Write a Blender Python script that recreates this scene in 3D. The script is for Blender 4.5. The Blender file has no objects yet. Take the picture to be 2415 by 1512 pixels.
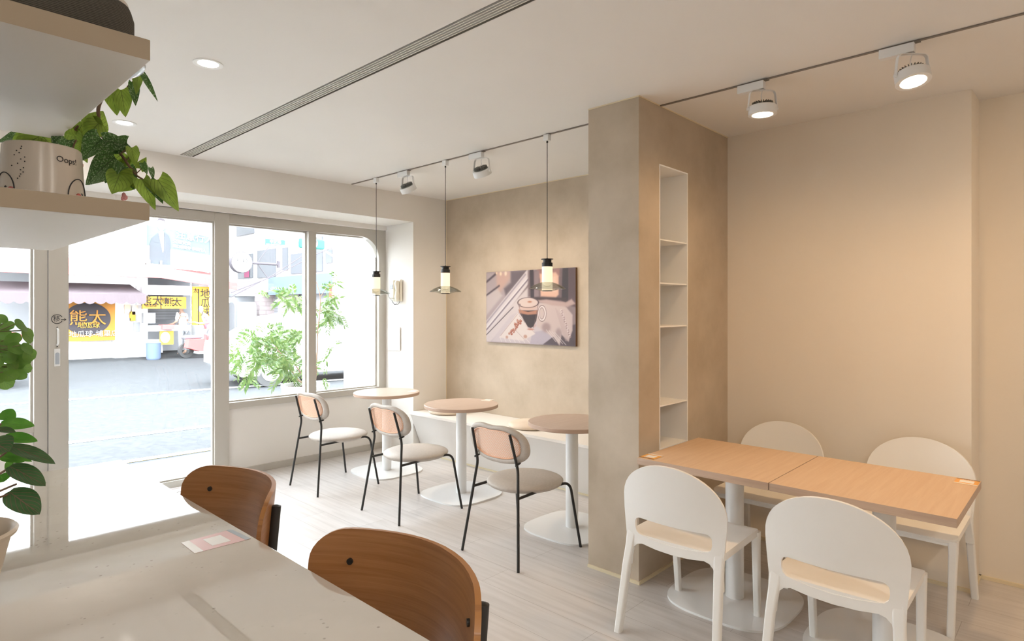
import bpy, bmesh, math, random
import numpy as np
from mathutils import Vector, Matrix
random.seed(7)
S = bpy.context.scene
COL = S.collection
PI = math.pi
R = math.radians

# ------------------------------------------------------------------ camera, sky, exposure
F_PX, CXP, HOR, EYE = 1447.0, 1207.5, 728.0, 1.5
AZ = R(43.36)
cam_d = bpy.data.cameras.new('camera')
cam_d.sensor_width = 36.0
cam_d.lens = 36.0 * F_PX / 2415.0
cam_d.shift_y = -(756.0 - HOR) / 2415.0
cam_d.clip_start = 0.05
cam = bpy.data.objects.new('camera', cam_d)
COL.objects.link(cam)
cam.location = (0, 0, EYE)
cam.rotation_euler = (R(90), 0, AZ - R(90))
S.camera = cam
S.view_settings.view_transform = 'Standard'
S.view_settings.look = 'None'
S.view_settings.gamma = 1
S.view_settings.use_curve_mapping = False
S.view_settings.exposure = 0.66

W = bpy.data.worlds.new('overcast_sky')
S.world = W
W.use_nodes = True
wn = W.node_tree.nodes
bg = wn['Background']
bg.inputs['Strength'].default_value = 18.0
wtc = wn.new('ShaderNodeTexCoord')
wsep = wn.new('ShaderNodeSeparateXYZ')
wr = wn.new('ShaderNodeValToRGB')
wr.color_ramp.elements[0].position = 0.0
wr.color_ramp.elements[0].color = (0.93, 0.96, 1.0, 1)
wr.color_ramp.elements[1].position = 0.6
wr.color_ramp.elements[1].color = (0.86, 0.93, 1.0, 1)
W.node_tree.links.new(wtc.outputs['Generated'], wsep.inputs[0])
W.node_tree.links.new(wsep.outputs['Z'], wr.inputs[0])
W.node_tree.links.new(wr.outputs[0], bg.inputs['Color'])

for i, (x0, x1, z0, z1) in enumerate([(-1.25, 0.85, 0.67, 2.25), (1.05, 2.1, 0.07, 2.25), (2.23, 3.8, 0.67, 2.25)]):
    ld = bpy.data.lights.new('sky_portal', 'AREA')
    ld.shape = 'RECTANGLE'; ld.size = x1 - x0; ld.size_y = z1 - z0
    ld.cycles.is_portal = True
    lo = bpy.data.objects.new('sky_portal', ld); COL.objects.link(lo)
    lo.location = ((x0 + x1) / 2, 5.70, (z0 + z1) / 2)
    lo.rotation_euler = (R(-90), 0, 0)

# ------------------------------------------------------------------ helpers
fwv = Vector((math.cos(AZ), math.sin(AZ), 0))
rtv = Vector((math.sin(AZ), -math.cos(AZ), 0))
CAM = Vector((0, 0, EYE))
def ray(u, v): return fwv * F_PX + rtv * (u - CXP) + Vector((0, 0, HOR - v))
def atY(u, v, Y): d = ray(u, v); return CAM + d * (Y / d.y)
def atX(u, v, X): d = ray(u, v); return CAM + d * (X / d.x)
def atZ(u, v, Z): d = ray(u, v); return CAM + d * ((Z - EYE) / d.z)
def atD(u, v, D): return CAM + ray(u, v) * (D / F_PX)

def lin(c):
    return tuple((x / 255 / 12.92) if x / 255 <= 0.04045 else (((x / 255) + 0.055) / 1.055) ** 2.4 for x in c)

M = {}
def mat(name, col, rough=0.5, metal=0.0, emit=None, es=1.0, alpha=None, coat=0, spec=None, bump=None, trans=0):
    m = bpy.data.materials.new(name); m.use_nodes = True
    b = m.node_tree.nodes['Principled BSDF']
    b.inputs['Base Color'].default_value = (*col, 1)
    b.inputs['Roughness'].default_value = rough
    b.inputs['Metallic'].default_value = metal
    if coat: b.inputs['Coat Weight'].default_value = coat
    if spec is not None: b.inputs['Specular IOR Level'].default_value = spec
    if emit: b.inputs['Emission Color'].default_value = (*emit, 1); b.inputs['Emission Strength'].default_value = es
    if trans: b.inputs['Transmission Weight'].default_value = trans
    if bump:
        n = m.node_tree.nodes; l = m.node_tree.links
        tc = n.new('ShaderNodeTexCoord'); nz = n.new('ShaderNodeTexNoise'); bp = n.new('ShaderNodeBump')
        nz.inputs['Scale'].default_value = bump[0]; nz.inputs['Detail'].default_value = 4
        bp.inputs['Strength'].default_value = bump[1]; bp.inputs['Distance'].default_value = bump[2] if len(bump) > 2 else 0.002
        l.new(tc.outputs['Object'], nz.inputs['Vector']); l.new(nz.outputs['Fac'], bp.inputs['Height'])
        l.new(bp.outputs['Normal'], b.inputs['Normal'])
    M[name] = m
    return m

def nodes(m): return m.node_tree.nodes, m.node_tree.links, m.node_tree.nodes['Principled BSDF']

def mottled(name, c1, c2, scale, rough=0.7, detail=6, bump=0.0, stretch=None, spec=None, coat=0, c3=None):
    m = mat(name, c1, rough, spec=spec, coat=coat); n, l, b = nodes(m)
    tc = n.new('ShaderNodeTexCoord'); mp = n.new('ShaderNodeMapping'); nz = n.new('ShaderNodeTexNoise'); cr = n.new('ShaderNodeValToRGB')
    if stretch: mp.inputs['Scale'].default_value = stretch
    nz.inputs['Scale'].default_value = scale; nz.inputs['Detail'].default_value = detail; nz.inputs['Roughness'].default_value = 0.6
    cr.color_ramp.elements[0].color = (*c1, 1); cr.color_ramp.elements[0].position = 0.32
    cr.color_ramp.elements[1].color = (*c2, 1); cr.color_ramp.elements[1].position = 0.68
    if c3:
        e = cr.color_ramp.elements.new(0.5); e.color = (*c3, 1)
    l.new(tc.outputs['Object'], mp.inputs[0]); l.new(mp.outputs[0], nz.inputs['Vector']); l.new(nz.outputs['Fac'], cr.inputs[0]); l.new(cr.outputs[0], b.inputs['Base Color'])
    if bump:
        bp = n.new('ShaderNodeBump'); bp.inputs['Strength'].default_value = bump; bp.inputs['Distance'].default_value = 0.003
        l.new(nz.outputs['Fac'], bp.inputs['Height']); l.new(bp.outputs['Normal'], b.inputs['Normal'])
    return m

def wood(name, c1, c2, axis='X', rough=0.45, scale=1.0, vec=None):
    """long grain along the given object axis"""
    m = mat(name, c1, rough); n, l, b = nodes(m)
    tc = n.new('ShaderNodeTexCoord'); mp = n.new('ShaderNodeMapping')
    s = {'X': (1.2, 22, 22), 'Y': (22, 1.2, 22), 'Z': (22, 22, 1.2)}[axis]
    mp.inputs['Scale'].default_value = vec or tuple(v * scale for v in s)
    nz = n.new('ShaderNodeTexNoise'); nz.inputs['Scale'].default_value = 2.2; nz.inputs['Detail'].default_value = 8; nz.inputs['Roughness'].default_value = 0.62; nz.inputs['Distortion'].default_value = 0.6
    cr = n.new('ShaderNodeValToRGB')
    cr.color_ramp.elements[0].color = (*c1, 1); cr.color_ramp.elements[0].position = 0.35
    cr.color_ramp.elements[1].color = (*c2, 1); cr.color_ramp.elements[1].position = 0.7
    l.new(tc.outputs['Object'], mp.inputs[0]); l.new(mp.outputs[0], nz.inputs['Vector']); l.new(nz.outputs['Fac'], cr.inputs[0]); l.new(cr.outputs[0], b.inputs['Base Color'])
    bp = n.new('ShaderNodeBump'); bp.inputs['Strength'].default_value = 0.08; bp.inputs['Distance'].default_value = 0.001
    l.new(nz.outputs['Fac'], bp.inputs['Height']); l.new(bp.outputs['Normal'], b.inputs['Normal'])
    return m

# --- mesh helpers
def link(name, bm, m=None, parent=None, smooth=40, loc=None, label=None, mats=None):
    bm.normal_update()
    if smooth is not None:
        a = R(smooth)
        for f in bm.faces: f.smooth = True
        for e in bm.edges:
            if len(e.link_faces) == 2:
                try: e.smooth = e.calc_face_angle() < a
                except ValueError: e.smooth = True
            else: e.smooth = False
    me = bpy.data.meshes.new(name); bm.to_mesh(me); bm.free()
    o = bpy.data.objects.new(name, me); COL.objects.link(o)
    for mm in (mats or [m]):
        if mm: me.materials.append(mm)
    if parent: o.parent = parent
    if smooth is not None:
        wm = o.modifiers.new('weighted_normals', 'WEIGHTED_NORMAL'); wm.keep_sharp = True; wm.weight = 80
    if loc: o.location = loc
    if label: o['label'] = label
    return o
def tag(o, label, cat, group=None, kind=None):
    if label: o['label'] = label
    if cat: o['category'] = cat
    if group: o['group'] = group
    if kind: o['kind'] = kind
    return o
def thing(name, label, cat, loc=(0, 0, 0), rz=0, group=None):
    o = bpy.data.objects.new(name, None); COL.objects.link(o)
    o.empty_display_size = 0.1
    o.location = loc; o.rotation_euler = (0, 0, rz)
    return tag(o, label, cat, group)
def dup(root, loc, rz=None, label=None, group=None):
    def cp(o, par):
        c = o.copy(); COL.objects.link(c)
        if par: c.parent = par
        for ch in o.children: cp(ch, c)
        return c
    r = cp(root, None)
    r.location = loc
    if rz is not None: r.rotation_euler = (0, 0, rz)
    if label: r['label'] = label
    if group: r['group'] = group
    return r
def struct(name, bm, m, parent=None, smooth=40, label=None, mats=None):
    o = link(name, bm, m, parent, smooth, mats=mats)
    if parent is None:
        o['kind'] = 'structure'
        if label: o['label'] = label
    return o
def B(): return bmesh.new()

def box(bm, x0, x1, y0, y1, z0, z1, bev=0, seg=2, mi=0):
    vs = [bm.verts.new(p) for p in ((x0,y0,z0),(x1,y0,z0),(x1,y1,z0),(x0,y1,z0),(x0,y0,z1),(x1,y0,z1),(x1,y1,z1),(x0,y1,z1))]
    fs = [bm.faces.new([vs[i] for i in q]) for q in ((3,2,1,0),(4,5,6,7),(0,1,5,4),(1,2,6,5),(2,3,7,6),(3,0,4,7))]
    for f in fs: f.material_index = mi
    if bev:
        es = list({e for f in fs for e in f.edges})
        bmesh.ops.bevel(bm, geom=es, offset=bev, segments=seg, profile=0.5, affect='EDGES')
    return bm
def obox(bm, a, b, w, t, up=Vector((0, 0, 1)), w2=None, t2=None):
    """tapered bar a->b, width w along side, thickness t"""
    a = Vector(a); b = Vector(b); d = (b - a).normalized()
    s = d.cross(up)
    if s.length < 1e-5: s = Vector((1, 0, 0))
    s.normalize(); n = s.cross(d).normalized()
    w2 = w if w2 is None else w2; t2 = t if t2 is None else t2
    vs = []
    for p, ww, tt in ((a, w, t), (b, w2, t2)):
        for i, j in ((-1, -1), (1, -1), (1, 1), (-1, 1)):
            vs.append(bm.verts.new(p + s * ww / 2 * i + n * tt / 2 * j))
    for q in ((3,2,1,0),(4,5,6,7),(0,1,5,4),(1,2,6,5),(2,3,7,6),(3,0,4,7)): bm.faces.new([vs[i] for i in q])
    return bm
def lathe(bm, prof, n=32, c=(0, 0, 0), close=False, sx=1, sy=1, mi=0):
    """prof: (r,z) list around Z"""
    rows = []
    for r, z in prof:
        if r < 1e-6: rows.append([bm.verts.new((c[0], c[1], c[2] + z))])
        else: rows.append([bm.verts.new((c[0] + r * sx * math.cos(2 * PI * k / n), c[1] + r * sy * math.sin(2 * PI * k / n), c[2] + z)) for k in range(n)])
    if close: rows.append(rows[0])
    for a, b in zip(rows, rows[1:]):
        for k in range(n):
            k2 = (k + 1) % n
            if len(a) == 1 and len(b) == 1: continue
            if len(a) == 1: f = bm.faces.new((a[0], b[k2], b[k]))
            elif len(b) == 1: f = bm.faces.new((a[k], a[k2], b[0]))
            else: f = bm.faces.new((a[k], a[k2], b[k2], b[k]))
            f.material_index = mi
    return bm
def cyl(bm, a, b, r, n=16, r2=None, caps=True):
    a = Vector(a); b = Vector(b); d = (b - a).normalized()
    u = d.orthogonal().normalized(); v = d.cross(u)
    r2 = r if r2 is None else r2
    A = [bm.verts.new(a + (u * math.cos(2*PI*k/n) + v * math.sin(2*PI*k/n)) * r) for k in range(n)]
    Bv = [bm.verts.new(b + (u * math.cos(2*PI*k/n) + v * math.sin(2*PI*k/n)) * r2) for k in range(n)]
    for k in range(n): bm.faces.new((A[k], A[(k+1) % n], Bv[(k+1) % n], Bv[k]))
    if caps: bm.faces.new(A[::-1]); bm.faces.new(Bv)
    return bm
def smooth_path(pts, rad=0.03, n=6):
    pts = [Vector(p) for p in pts]; out = [pts[0]]
    for i in range(1, len(pts) - 1):
        a, p, b = pts[i-1], pts[i], pts[i+1]
        r = min(rad, (a-p).length * 0.45, (b-p).length * 0.45)
        s = p + (a-p).normalized() * r; e = p + (b-p).normalized() * r
        for k in range(n + 1):
            t = k / n; out.append(s.lerp(p, t).lerp(p.lerp(e, t), t))
    out.append(pts[-1]); return out
def tube(bm, pts, r, n=10, caps=True, radii=None):
    pts = [Vector(p) for p in pts]
    d0 = (pts[1] - pts[0]).normalized(); u = d0.orthogonal().normalized()
    rings = []
    for i, p in enumerate(pts):
        if i == 0: d = d0
        elif i == len(pts) - 1: d = (pts[-1] - pts[-2]).normalized()
        else:
            d = ((pts[i+1] - p).normalized() + (p - pts[i-1]).normalized())
            d = d.normalized() if d.length > 1e-6 else (pts[i+1] - p).normalized()
        u = (u - d * u.dot(d)); u = u.normalized() if u.length > 1e-6 else d.orthogonal().normalized()
        v = d.cross(u); rr = radii[i] if radii else r
        rings.append([bm.verts.new(p + (u * math.cos(2*PI*k/n) + v * math.sin(2*PI*k/n)) * rr) for k in range(n)])
    for a, b in zip(rings, rings[1:]):
        for k in range(n): bm.faces.new((a[k], a[(k+1) % n], b[(k+1) % n], b[k]))
    if caps: bm.faces.new(rings[0][::-1]); bm.faces.new(rings[-1])
    return bm
def prism(bm, poly, z0, z1, bev=0, seg=2):
    lo = [bm.verts.new((x, y, z0)) for x, y in poly]; hi = [bm.verts.new((x, y, z1)) for x, y in poly]
    n = len(poly); fs = [bm.faces.new(lo[::-1]), bm.faces.new(hi)]
    for k in range(n): fs.append(bm.faces.new((lo[k], lo[(k+1) % n], hi[(k+1) % n], hi[k])))
    if bev:
        es = list(set(list(fs[0].edges) + list(fs[1].edges)))
        bmesh.ops.bevel(bm, geom=es, offset=bev, segments=seg, profile=0.5, affect='EDGES')
    return bm
def superell(a, b, n=4, k=64, cx=0, cy=0):
    out = []
    for i in range(k):
        t = 2 * PI * i / k; c, s = math.cos(t), math.sin(t)
        out.append((cx + a * math.copysign(abs(c) ** (2 / n), c), cy + b * math.copysign(abs(s) ** (2 / n), s)))
    return out
def rrect(x0, x1, y0, y1, r, n=6):
    out = []
    for cx, cy, a in ((x1 - r, y1 - r, 0), (x0 + r, y1 - r, 90), (x0 + r, y0 + r, 180), (x1 - r, y0 + r, 270)):
        for k in range(n + 1):
            t = R(a + 90 * k / n); out.append((cx + r * math.cos(t), cy + r * math.sin(t)))
    return out
def sheet(poly, step, disp, thick, bevel=0):
    """flat outline (a,b) cut into cells, displaced to 3-D by disp(a,b), given thickness"""
    bm = B()
    polys = poly if isinstance(poly[0], list) else [poly]
    for pl_ in polys: bm.faces.new([bm.verts.new((x, y, 0)) for x, y in pl_])
    bm.normal_update()
    for f in bm.faces:
        if f.normal.z < 0: f.normal_flip()
    bm.normal_update()
    bmesh.ops.triangulate(bm, faces=bm.faces[:], ngon_method='EAR_CLIP')
    poly = [p for pl_ in polys for p in pl_]
    xs = [p[0] for p in poly]; ys = [p[1] for p in poly]
    for ax, lo, hi in ((0, min(xs), max(xs)), (1, min(ys), max(ys))):
        k = lo + step
        while k < hi - 1e-4:
            no = (1, 0, 0) if ax == 0 else (0, 1, 0); co = (k, 0, 0) if ax == 0 else (0, k, 0)
            bmesh.ops.bisect_plane(bm, geom=bm.verts[:] + bm.edges[:] + bm.faces[:], plane_co=co, plane_no=no, dist=1e-5)
            k += step
    bmesh.ops.remove_doubles(bm, verts=bm.verts[:], dist=4e-4)
    bmesh.ops.dissolve_degenerate(bm, edges=bm.edges[:], dist=1e-4)
    def P3(a, b): return Vector(disp(a, b))
    flat = {v: (v.co.x, v.co.y) for v in bm.verts}
    nrm = {}
    for v, (a, b) in flat.items():
        e = 1e-3; n = (P3(a + e, b) - P3(a - e, b)).cross(P3(a, b + e) - P3(a, b - e)); nrm[v] = n.normalized()
    bound = [e for e in bm.edges if len(e.link_faces) == 1]
    loops = [(e.link_loops[0].vert, e.link_loops[0].link_loop_next.vert) for e in bound]
    faces = [[v for v in f.verts] for f in bm.faces]
    up = {}
    for v, (a, b) in flat.items(): v.co = P3(a, b)
    for v in list(flat): up[v] = bm.verts.new(v.co + nrm[v] * thick)
    for f in faces: bm.faces.new([up[v] for v in f])
    for f in [f for f in bm.faces if f.verts[0] in flat]: f.normal_flip()
    for a, b in loops:
        try: bm.faces.new((a, b, up[b], up[a]))
        except ValueError: pass
    bmesh.ops.recalc_face_normals(bm, faces=bm.faces[:])
    return bm
def soften(o, w=.003, seg=3, ang=50):
    m = o.modifiers.new('soft_edge', 'BEVEL'); m.width = w; m.segments = seg; m.limit_method = 'ANGLE'; m.angle_limit = R(ang); m.harden_normals = False
    return o
def xform(bm, mtx, verts=None):
    bmesh.ops.transform(bm, matrix=mtx, verts=verts or bm.verts[:]); return bm
def text_bm(s, size, m3, extrude=0.0005, align='CENTER'):
    cu = bpy.data.curves.new('t', 'FONT'); cu.body = s; cu.size = size; cu.extrude = extrude
    cu.align_x = align; cu.align_y = 'CENTER'; cu.resolution_u = 3
    o = bpy.data.objects.new('t', cu); COL.objects.link(o)
    dg = bpy.context.evaluated_depsgraph_get(); dg.update()
    me = bpy.data.meshes.new_from_object(o.evaluated_get(dg))
    bm = B(); bm.from_mesh(me)
    bpy.data.objects.remove(o); bpy.data.meshes.remove(me); bpy.data.curves.remove(cu)
    xform(bm, m3); return bm
def frame_m(origin, xdir, ydir):
    x = Vector(xdir).normalized(); y = Vector(ydir).normalized(); z = x.cross(y)
    m = Matrix((x, y, z)).transposed().to_4x4(); m.translation = Vector(origin); return m
def join(bm, other, mi=None):
    me = bpy.data.meshes.new('j')
    if mi is not None:
        for f in other.faces: f.material_index = mi
    other.to_mesh(me); other.free(); bm.from_mesh(me); bpy.data.meshes.remove(me); return bm

# ------------------------------------------------------------------ materials
mottled('wall_paint', (0.83, 0.80, 0.755), (0.85, 0.82, 0.78), 1.5, 0.75, detail=2)
mottled('ceiling_paint', (0.83, 0.81, 0.78), (0.85, 0.83, 0.80), 1.2, 0.8, detail=2)
mottled('warm_wall_paint', (0.81, 0.745, 0.65), (0.83, 0.765, 0.67), 1.5, 0.75, detail=2)
mottled('stucco', (0.45, 0.37, 0.275), (0.56, 0.47, 0.365), 3.2, 0.62, detail=7, bump=0.15, c3=(0.51, 0.425, 0.325))
mat('frame_paint', (0.53, 0.50, 0.45), 0.4)
mat('trim_cream', (0.78, 0.68, 0.48), 0.5)
mat('white_paint', (0.90, 0.90, 0.89), 0.5)
mat('white_plastic', (0.86, 0.845, 0.81), 0.38, bump=(400, 0.03, 0.0005))
mat('white_metal', (0.84, 0.845, 0.84), 0.32)
mat('black_metal', (0.018, 0.017, 0.016), 0.42)
mat('slot_dark', (0.20, 0.18, 0.155), 0.7)
mat('slat_metal', (0.78, 0.755, 0.71), 0.5)
mat('track_grey', (0.22, 0.19, 0.165), 0.5)
mottled('taupe_leather', (0.46, 0.41, 0.36), (0.51, 0.455, 0.40), 60, 0.5, detail=3, bump=0.05)
mottled('cushion_fabric', (0.72, 0.60, 0.48), (0.80, 0.70, 0.58), 8, 0.85, detail=3)
wood('oak_warm', (0.66, 0.45, 0.285), (0.72, 0.52, 0.345), 'X', 0.42)
wood('oak_edge', (0.46, 0.33, 0.245), (0.56, 0.42, 0.32), 'Y', 0.5)
wood('oak_pale', (0.53, 0.40, 0.32), (0.58, 0.455, 0.37), 'X', 0.38)
mat('oak_pale_edge', (0.52, 0.37, 0.28), 0.5)
wood('walnut', (0.31, 0.13, 0.042), (0.43, 0.205, 0.08), 'Y', 0.34, vec=(0.3, 1.6, 46))
mat('ply_edge', (0.42, 0.19, 0.06), 0.45)
mat('peach', (0.82, 0.50, 0.34), 0.5)
mat('shelf_fascia_shaded', (0.38, 0.31, 0.225), 0.5)  # cream shelf darkened on its edge faces: their shade is put into the colour
mat('shelf_white', (0.68, 0.645, 0.585), 0.5)
mat('cream_plastic', (0.80, 0.76, 0.64), 0.35)
mat('grey_panel', (0.42, 0.46, 0.52), 0.4)
mat('key_white', (0.8, 0.82, 0.85), 0.4)
mat('steel', (0.55, 0.55, 0.53), 0.3, 0.8)
mat('fin_grey', (0.22, 0.22, 0.20), 0.5, 0.4)
mat('orange_print', (0.85, 0.40, 0.06), 0.35)
mat('brown_print', (0.18, 0.09, 0.04), 0.4)
mat('white_print', (0.90, 0.89, 0.86), 0.35)
mat('pink_print', (0.80, 0.52, 0.50), 0.3)
mat('bluegrey_print', (0.42, 0.48, 0.53), 0.3)
mat('ink', (0.03, 0.03, 0.035), 0.5)
mat('grey_ink', (0.35, 0.36, 0.38), 0.5)
mat('cheek_red', (0.55, 0.13, 0.12), 0.5)
mat('pot_beige', (0.62, 0.54, 0.44), 0.45)
mat('pot_white', (0.66, 0.60, 0.53), 0.25)
mat('saucer_grey', (0.36, 0.38, 0.42), 0.2)
mottled('soil', (0.05, 0.035, 0.025), (0.12, 0.08, 0.055), 40, 0.9)
mat('stem_green', (0.16, 0.17, 0.06), 0.5)
mat('stem_brown', (0.17, 0.10, 0.06), 0.6)
mat('flower_pink', (0.80, 0.35, 0.38), 0.5)
mat('copper', (0.75, 0.42, 0.25), 0.35, 0.5)

def leaf_mat(name, c_dark, c_light, vein, sp=None, trans=0.35, rough=0.4):
    m = mat(name, c_dark, rough); n, l, b = nodes(m)
    uv = n.new('ShaderNodeUVMap'); sep = n.new('ShaderNodeSeparateXYZ'); l.new(uv.outputs[0], sep.inputs[0])
    ab = n.new('ShaderNodeMath'); ab.operation = 'ABSOLUTE'; l.new(sep.outputs[0], ab.inputs[0])
    mul = n.new('ShaderNodeMath'); mul.operation = 'MULTIPLY_ADD'; mul.inputs[1].default_value = -0.55; l.new(ab.outputs[0], mul.inputs[0]); l.new(sep.outputs[1], mul.inputs[2])
    fr = n.new('ShaderNodeMath'); fr.operation = 'PINGPONG'; fr.inputs[1].default_value = 0.09; l.new(mul.outputs[0], fr.inputs[0])
    d1 = n.new('ShaderNodeMath'); d1.operation = 'LESS_THAN'; d1.inputs[1].default_value = 0.010; l.new(fr.outputs[0], d1.inputs[0])
    d2 = n.new('ShaderNodeMath'); d2.operation = 'LESS_THAN'; d2.inputs[1].default_value = 0.035; l.new(ab.outputs[0], d2.inputs[0])
    mx = n.new('ShaderNodeMath'); mx.operation = 'MAXIMUM'; l.new(d1.outputs[0], mx.inputs[0]); l.new(d2.outputs[0], mx.inputs[1])
    nz = n.new('ShaderNodeTexNoise'); nz.inputs['Scale'].default_value = 30; tc = n.new('ShaderNodeTexCoord'); l.new(tc.outputs['Object'], nz.inputs['Vector'])
    cr = n.new('ShaderNodeValToRGB'); cr.color_ramp.elements[0].color = (*c_dark, 1); cr.color_ramp.elements[1].color = (*c_light, 1)
    cr.color_ramp.elements[0].position = 0.35; cr.color_ramp.elements[1].position = 0.65
    l.new(nz.outputs['Fac'], cr.inputs[0]); last = cr.outputs[0]
    if sp:
        vz = n.new('ShaderNodeTexNoise'); vz.inputs['Scale'].default_value = 260; vz.inputs['Detail'].default_value = 1; l.new(tc.outputs['Object'], vz.inputs['Vector'])
        g = n.new('ShaderNodeMath'); g.operation = 'GREATER_THAN'; g.inputs[1].default_value = 0.57; l.new(vz.outputs['Fac'], g.inputs[0])
        mg = n.new('ShaderNodeMix'); mg.data_type = 'RGBA'; l.new(g.outputs[0], mg.inputs[0]); l.new(last, mg.inputs[6]); mg.inputs[7].default_value = (*sp, 1); last = mg.outputs[2]
    mm = n.new('ShaderNodeMix'); mm.data_type = 'RGBA'; l.new(mx.outputs[0], mm.inputs[0]); l.new(last, mm.inputs[6]); mm.inputs[7].default_value = (*vein, 1)
    l.new(mm.outputs[2], b.inputs['Base Color'])
    tr = n.new('ShaderNodeBsdfTranslucent'); l.new(mm.outputs[2], tr.inputs[0])
    ms = n.new('ShaderNodeMixShader'); ms.inputs[0].default_value = trans
    out = n['Material Output']; l.new(b.outputs[0], ms.inputs[1]); l.new(tr.outputs[0], ms.inputs[2]); l.new(ms.outputs[0], out.inputs[0])
    return m
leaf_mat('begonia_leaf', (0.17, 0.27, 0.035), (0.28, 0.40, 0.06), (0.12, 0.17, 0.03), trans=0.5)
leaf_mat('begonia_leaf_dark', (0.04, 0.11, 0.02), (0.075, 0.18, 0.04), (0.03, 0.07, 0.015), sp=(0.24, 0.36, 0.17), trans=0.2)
leaf_mat('monstera_leaf', (0.07, 0.26, 0.025), (0.13, 0.36, 0.05), (0.10, 0.26, 0.05), trans=0.4)
leaf_mat('dark_leaf', (0.03, 0.10, 0.03), (0.055, 0.14, 0.05), (0.17, 0.10, 0.07), trans=0.2)
leaf_mat('round_leaf', (0.13, 0.29, 0.05), (0.20, 0.36, 0.08), (0.15, 0.29, 0.08), trans=0.45)
leaf_mat('sapling_leaf', (0.055, 0.12, 0.03), (0.13, 0.18, 0.05), (0.08, 0.13, 0.04), trans=0.4)

# glass
def glass_mat(name, tint, fac_gain=1.0, rough=0.0):
    m = bpy.data.materials.new(name); m.use_nodes = True
    n = m.node_tree.nodes; l = m.node_tree.links; n.clear()
    out = n.new('ShaderNodeOutputMaterial'); mx = n.new('ShaderNodeMixShader'); tr = n.new('ShaderNodeBsdfTransparent'); gl = n.new('ShaderNodeBsdfGlossy'); fr = n.new('ShaderNodeFresnel')
    fr.inputs['IOR'].default_value = 1.45; gl.inputs['Roughness'].default_value = rough; tr.inputs[0].default_value = (*tint, 1)
    mu = n.new('ShaderNodeMath'); mu.operation = 'MULTIPLY'; mu.inputs[1].default_value = fac_gain; l.new(fr.outputs[0], mu.inputs[0])
    l.new(mu.outputs[0], mx.inputs[0]); l.new(tr.outputs[0], mx.inputs[1]); l.new(gl.outputs[0], mx.inputs[2]); l.new(mx.outputs[0], out.inputs[0])
    M[name] = m; return m
glass_mat('window_glass', (0.98, 0.99, 0.99), 0.7)
glass_mat('smoke_glass', (0.76, 0.77, 0.75), 0.22)
glass_mat('clear_glass', (0.93, 0.94, 0.93), 0.3)

# floor planks
def floor_mat():
    m = mat('floor_planks', (0.6, 0.54, 0.5), 0.34); n, l, b = nodes(m)
    tc = n.new('ShaderNodeTexCoord'); mp = n.new('ShaderNodeMapping')
    mp.inputs['Rotation'].default_value = (0, 0, R(90)); mp.inputs['Location'].default_value = (0.0, -2.556 + 0.213 * 12, 0)
    br = n.new('ShaderNodeTexBrick'); br.offset = 0.37; br.offset_frequency = 2; br.squash = 1
    br.inputs['Scale'].default_value = 1.0; br.inputs['Brick Width'].default_value = 1.22; br.inputs['Row Height'].default_value = 0.213
    br.inputs['Mortar Size'].default_value = 0.0012; br.inputs['Mortar Smooth'].default_value = 0.1; br.inputs['Bias'].default_value = 0.0
    br.inputs['Color1'].default_value = (0.62, 0.585, 0.56, 1); br.inputs['Color2'].default_value = (0.67, 0.635, 0.61, 1); br.inputs['Mortar'].default_value = (0.40, 0.36, 0.33, 1)
    l.new(tc.outputs['Object'], mp.inputs[0]); l.new(mp.outputs[0], br.inputs['Vector'])
    mp2 = n.new('ShaderNodeMapping'); mp2.inputs['Scale'].default_value = (14, 0.9, 1); l.new(tc.outputs['Object'], mp2.inputs[0])
    nz = n.new('ShaderNodeTexNoise'); nz.inputs['Scale'].default_value = 2.2; nz.inputs['Detail'].default_value = 8; nz.inputs['Distortion'].default_value = 0.5; l.new(mp2.outputs[0], nz.inputs['Vector'])
    cr = n.new('ShaderNodeValToRGB'); cr.color_ramp.elements[0].position = 0.3; cr.color_ramp.elements[0].color = (0.86, 0.85, 0.84, 1); cr.color_ramp.elements[1].position = 0.62; cr.color_ramp.elements[1].color = (1, 1, 1, 1)
    l.new(nz.outputs['Fac'], cr.inputs[0])
    mx = n.new('ShaderNodeMix'); mx.data_type = 'RGBA'; mx.blend_type = 'MULTIPLY'; mx.inputs[0].default_value = 1
    l.new(br.outputs['Color'], mx.inputs[6]); l.new(cr.outputs[0], mx.inputs[7]); l.new(mx.outputs[2], b.inputs['Base Color'])
    return m
floor_mat()
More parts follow.
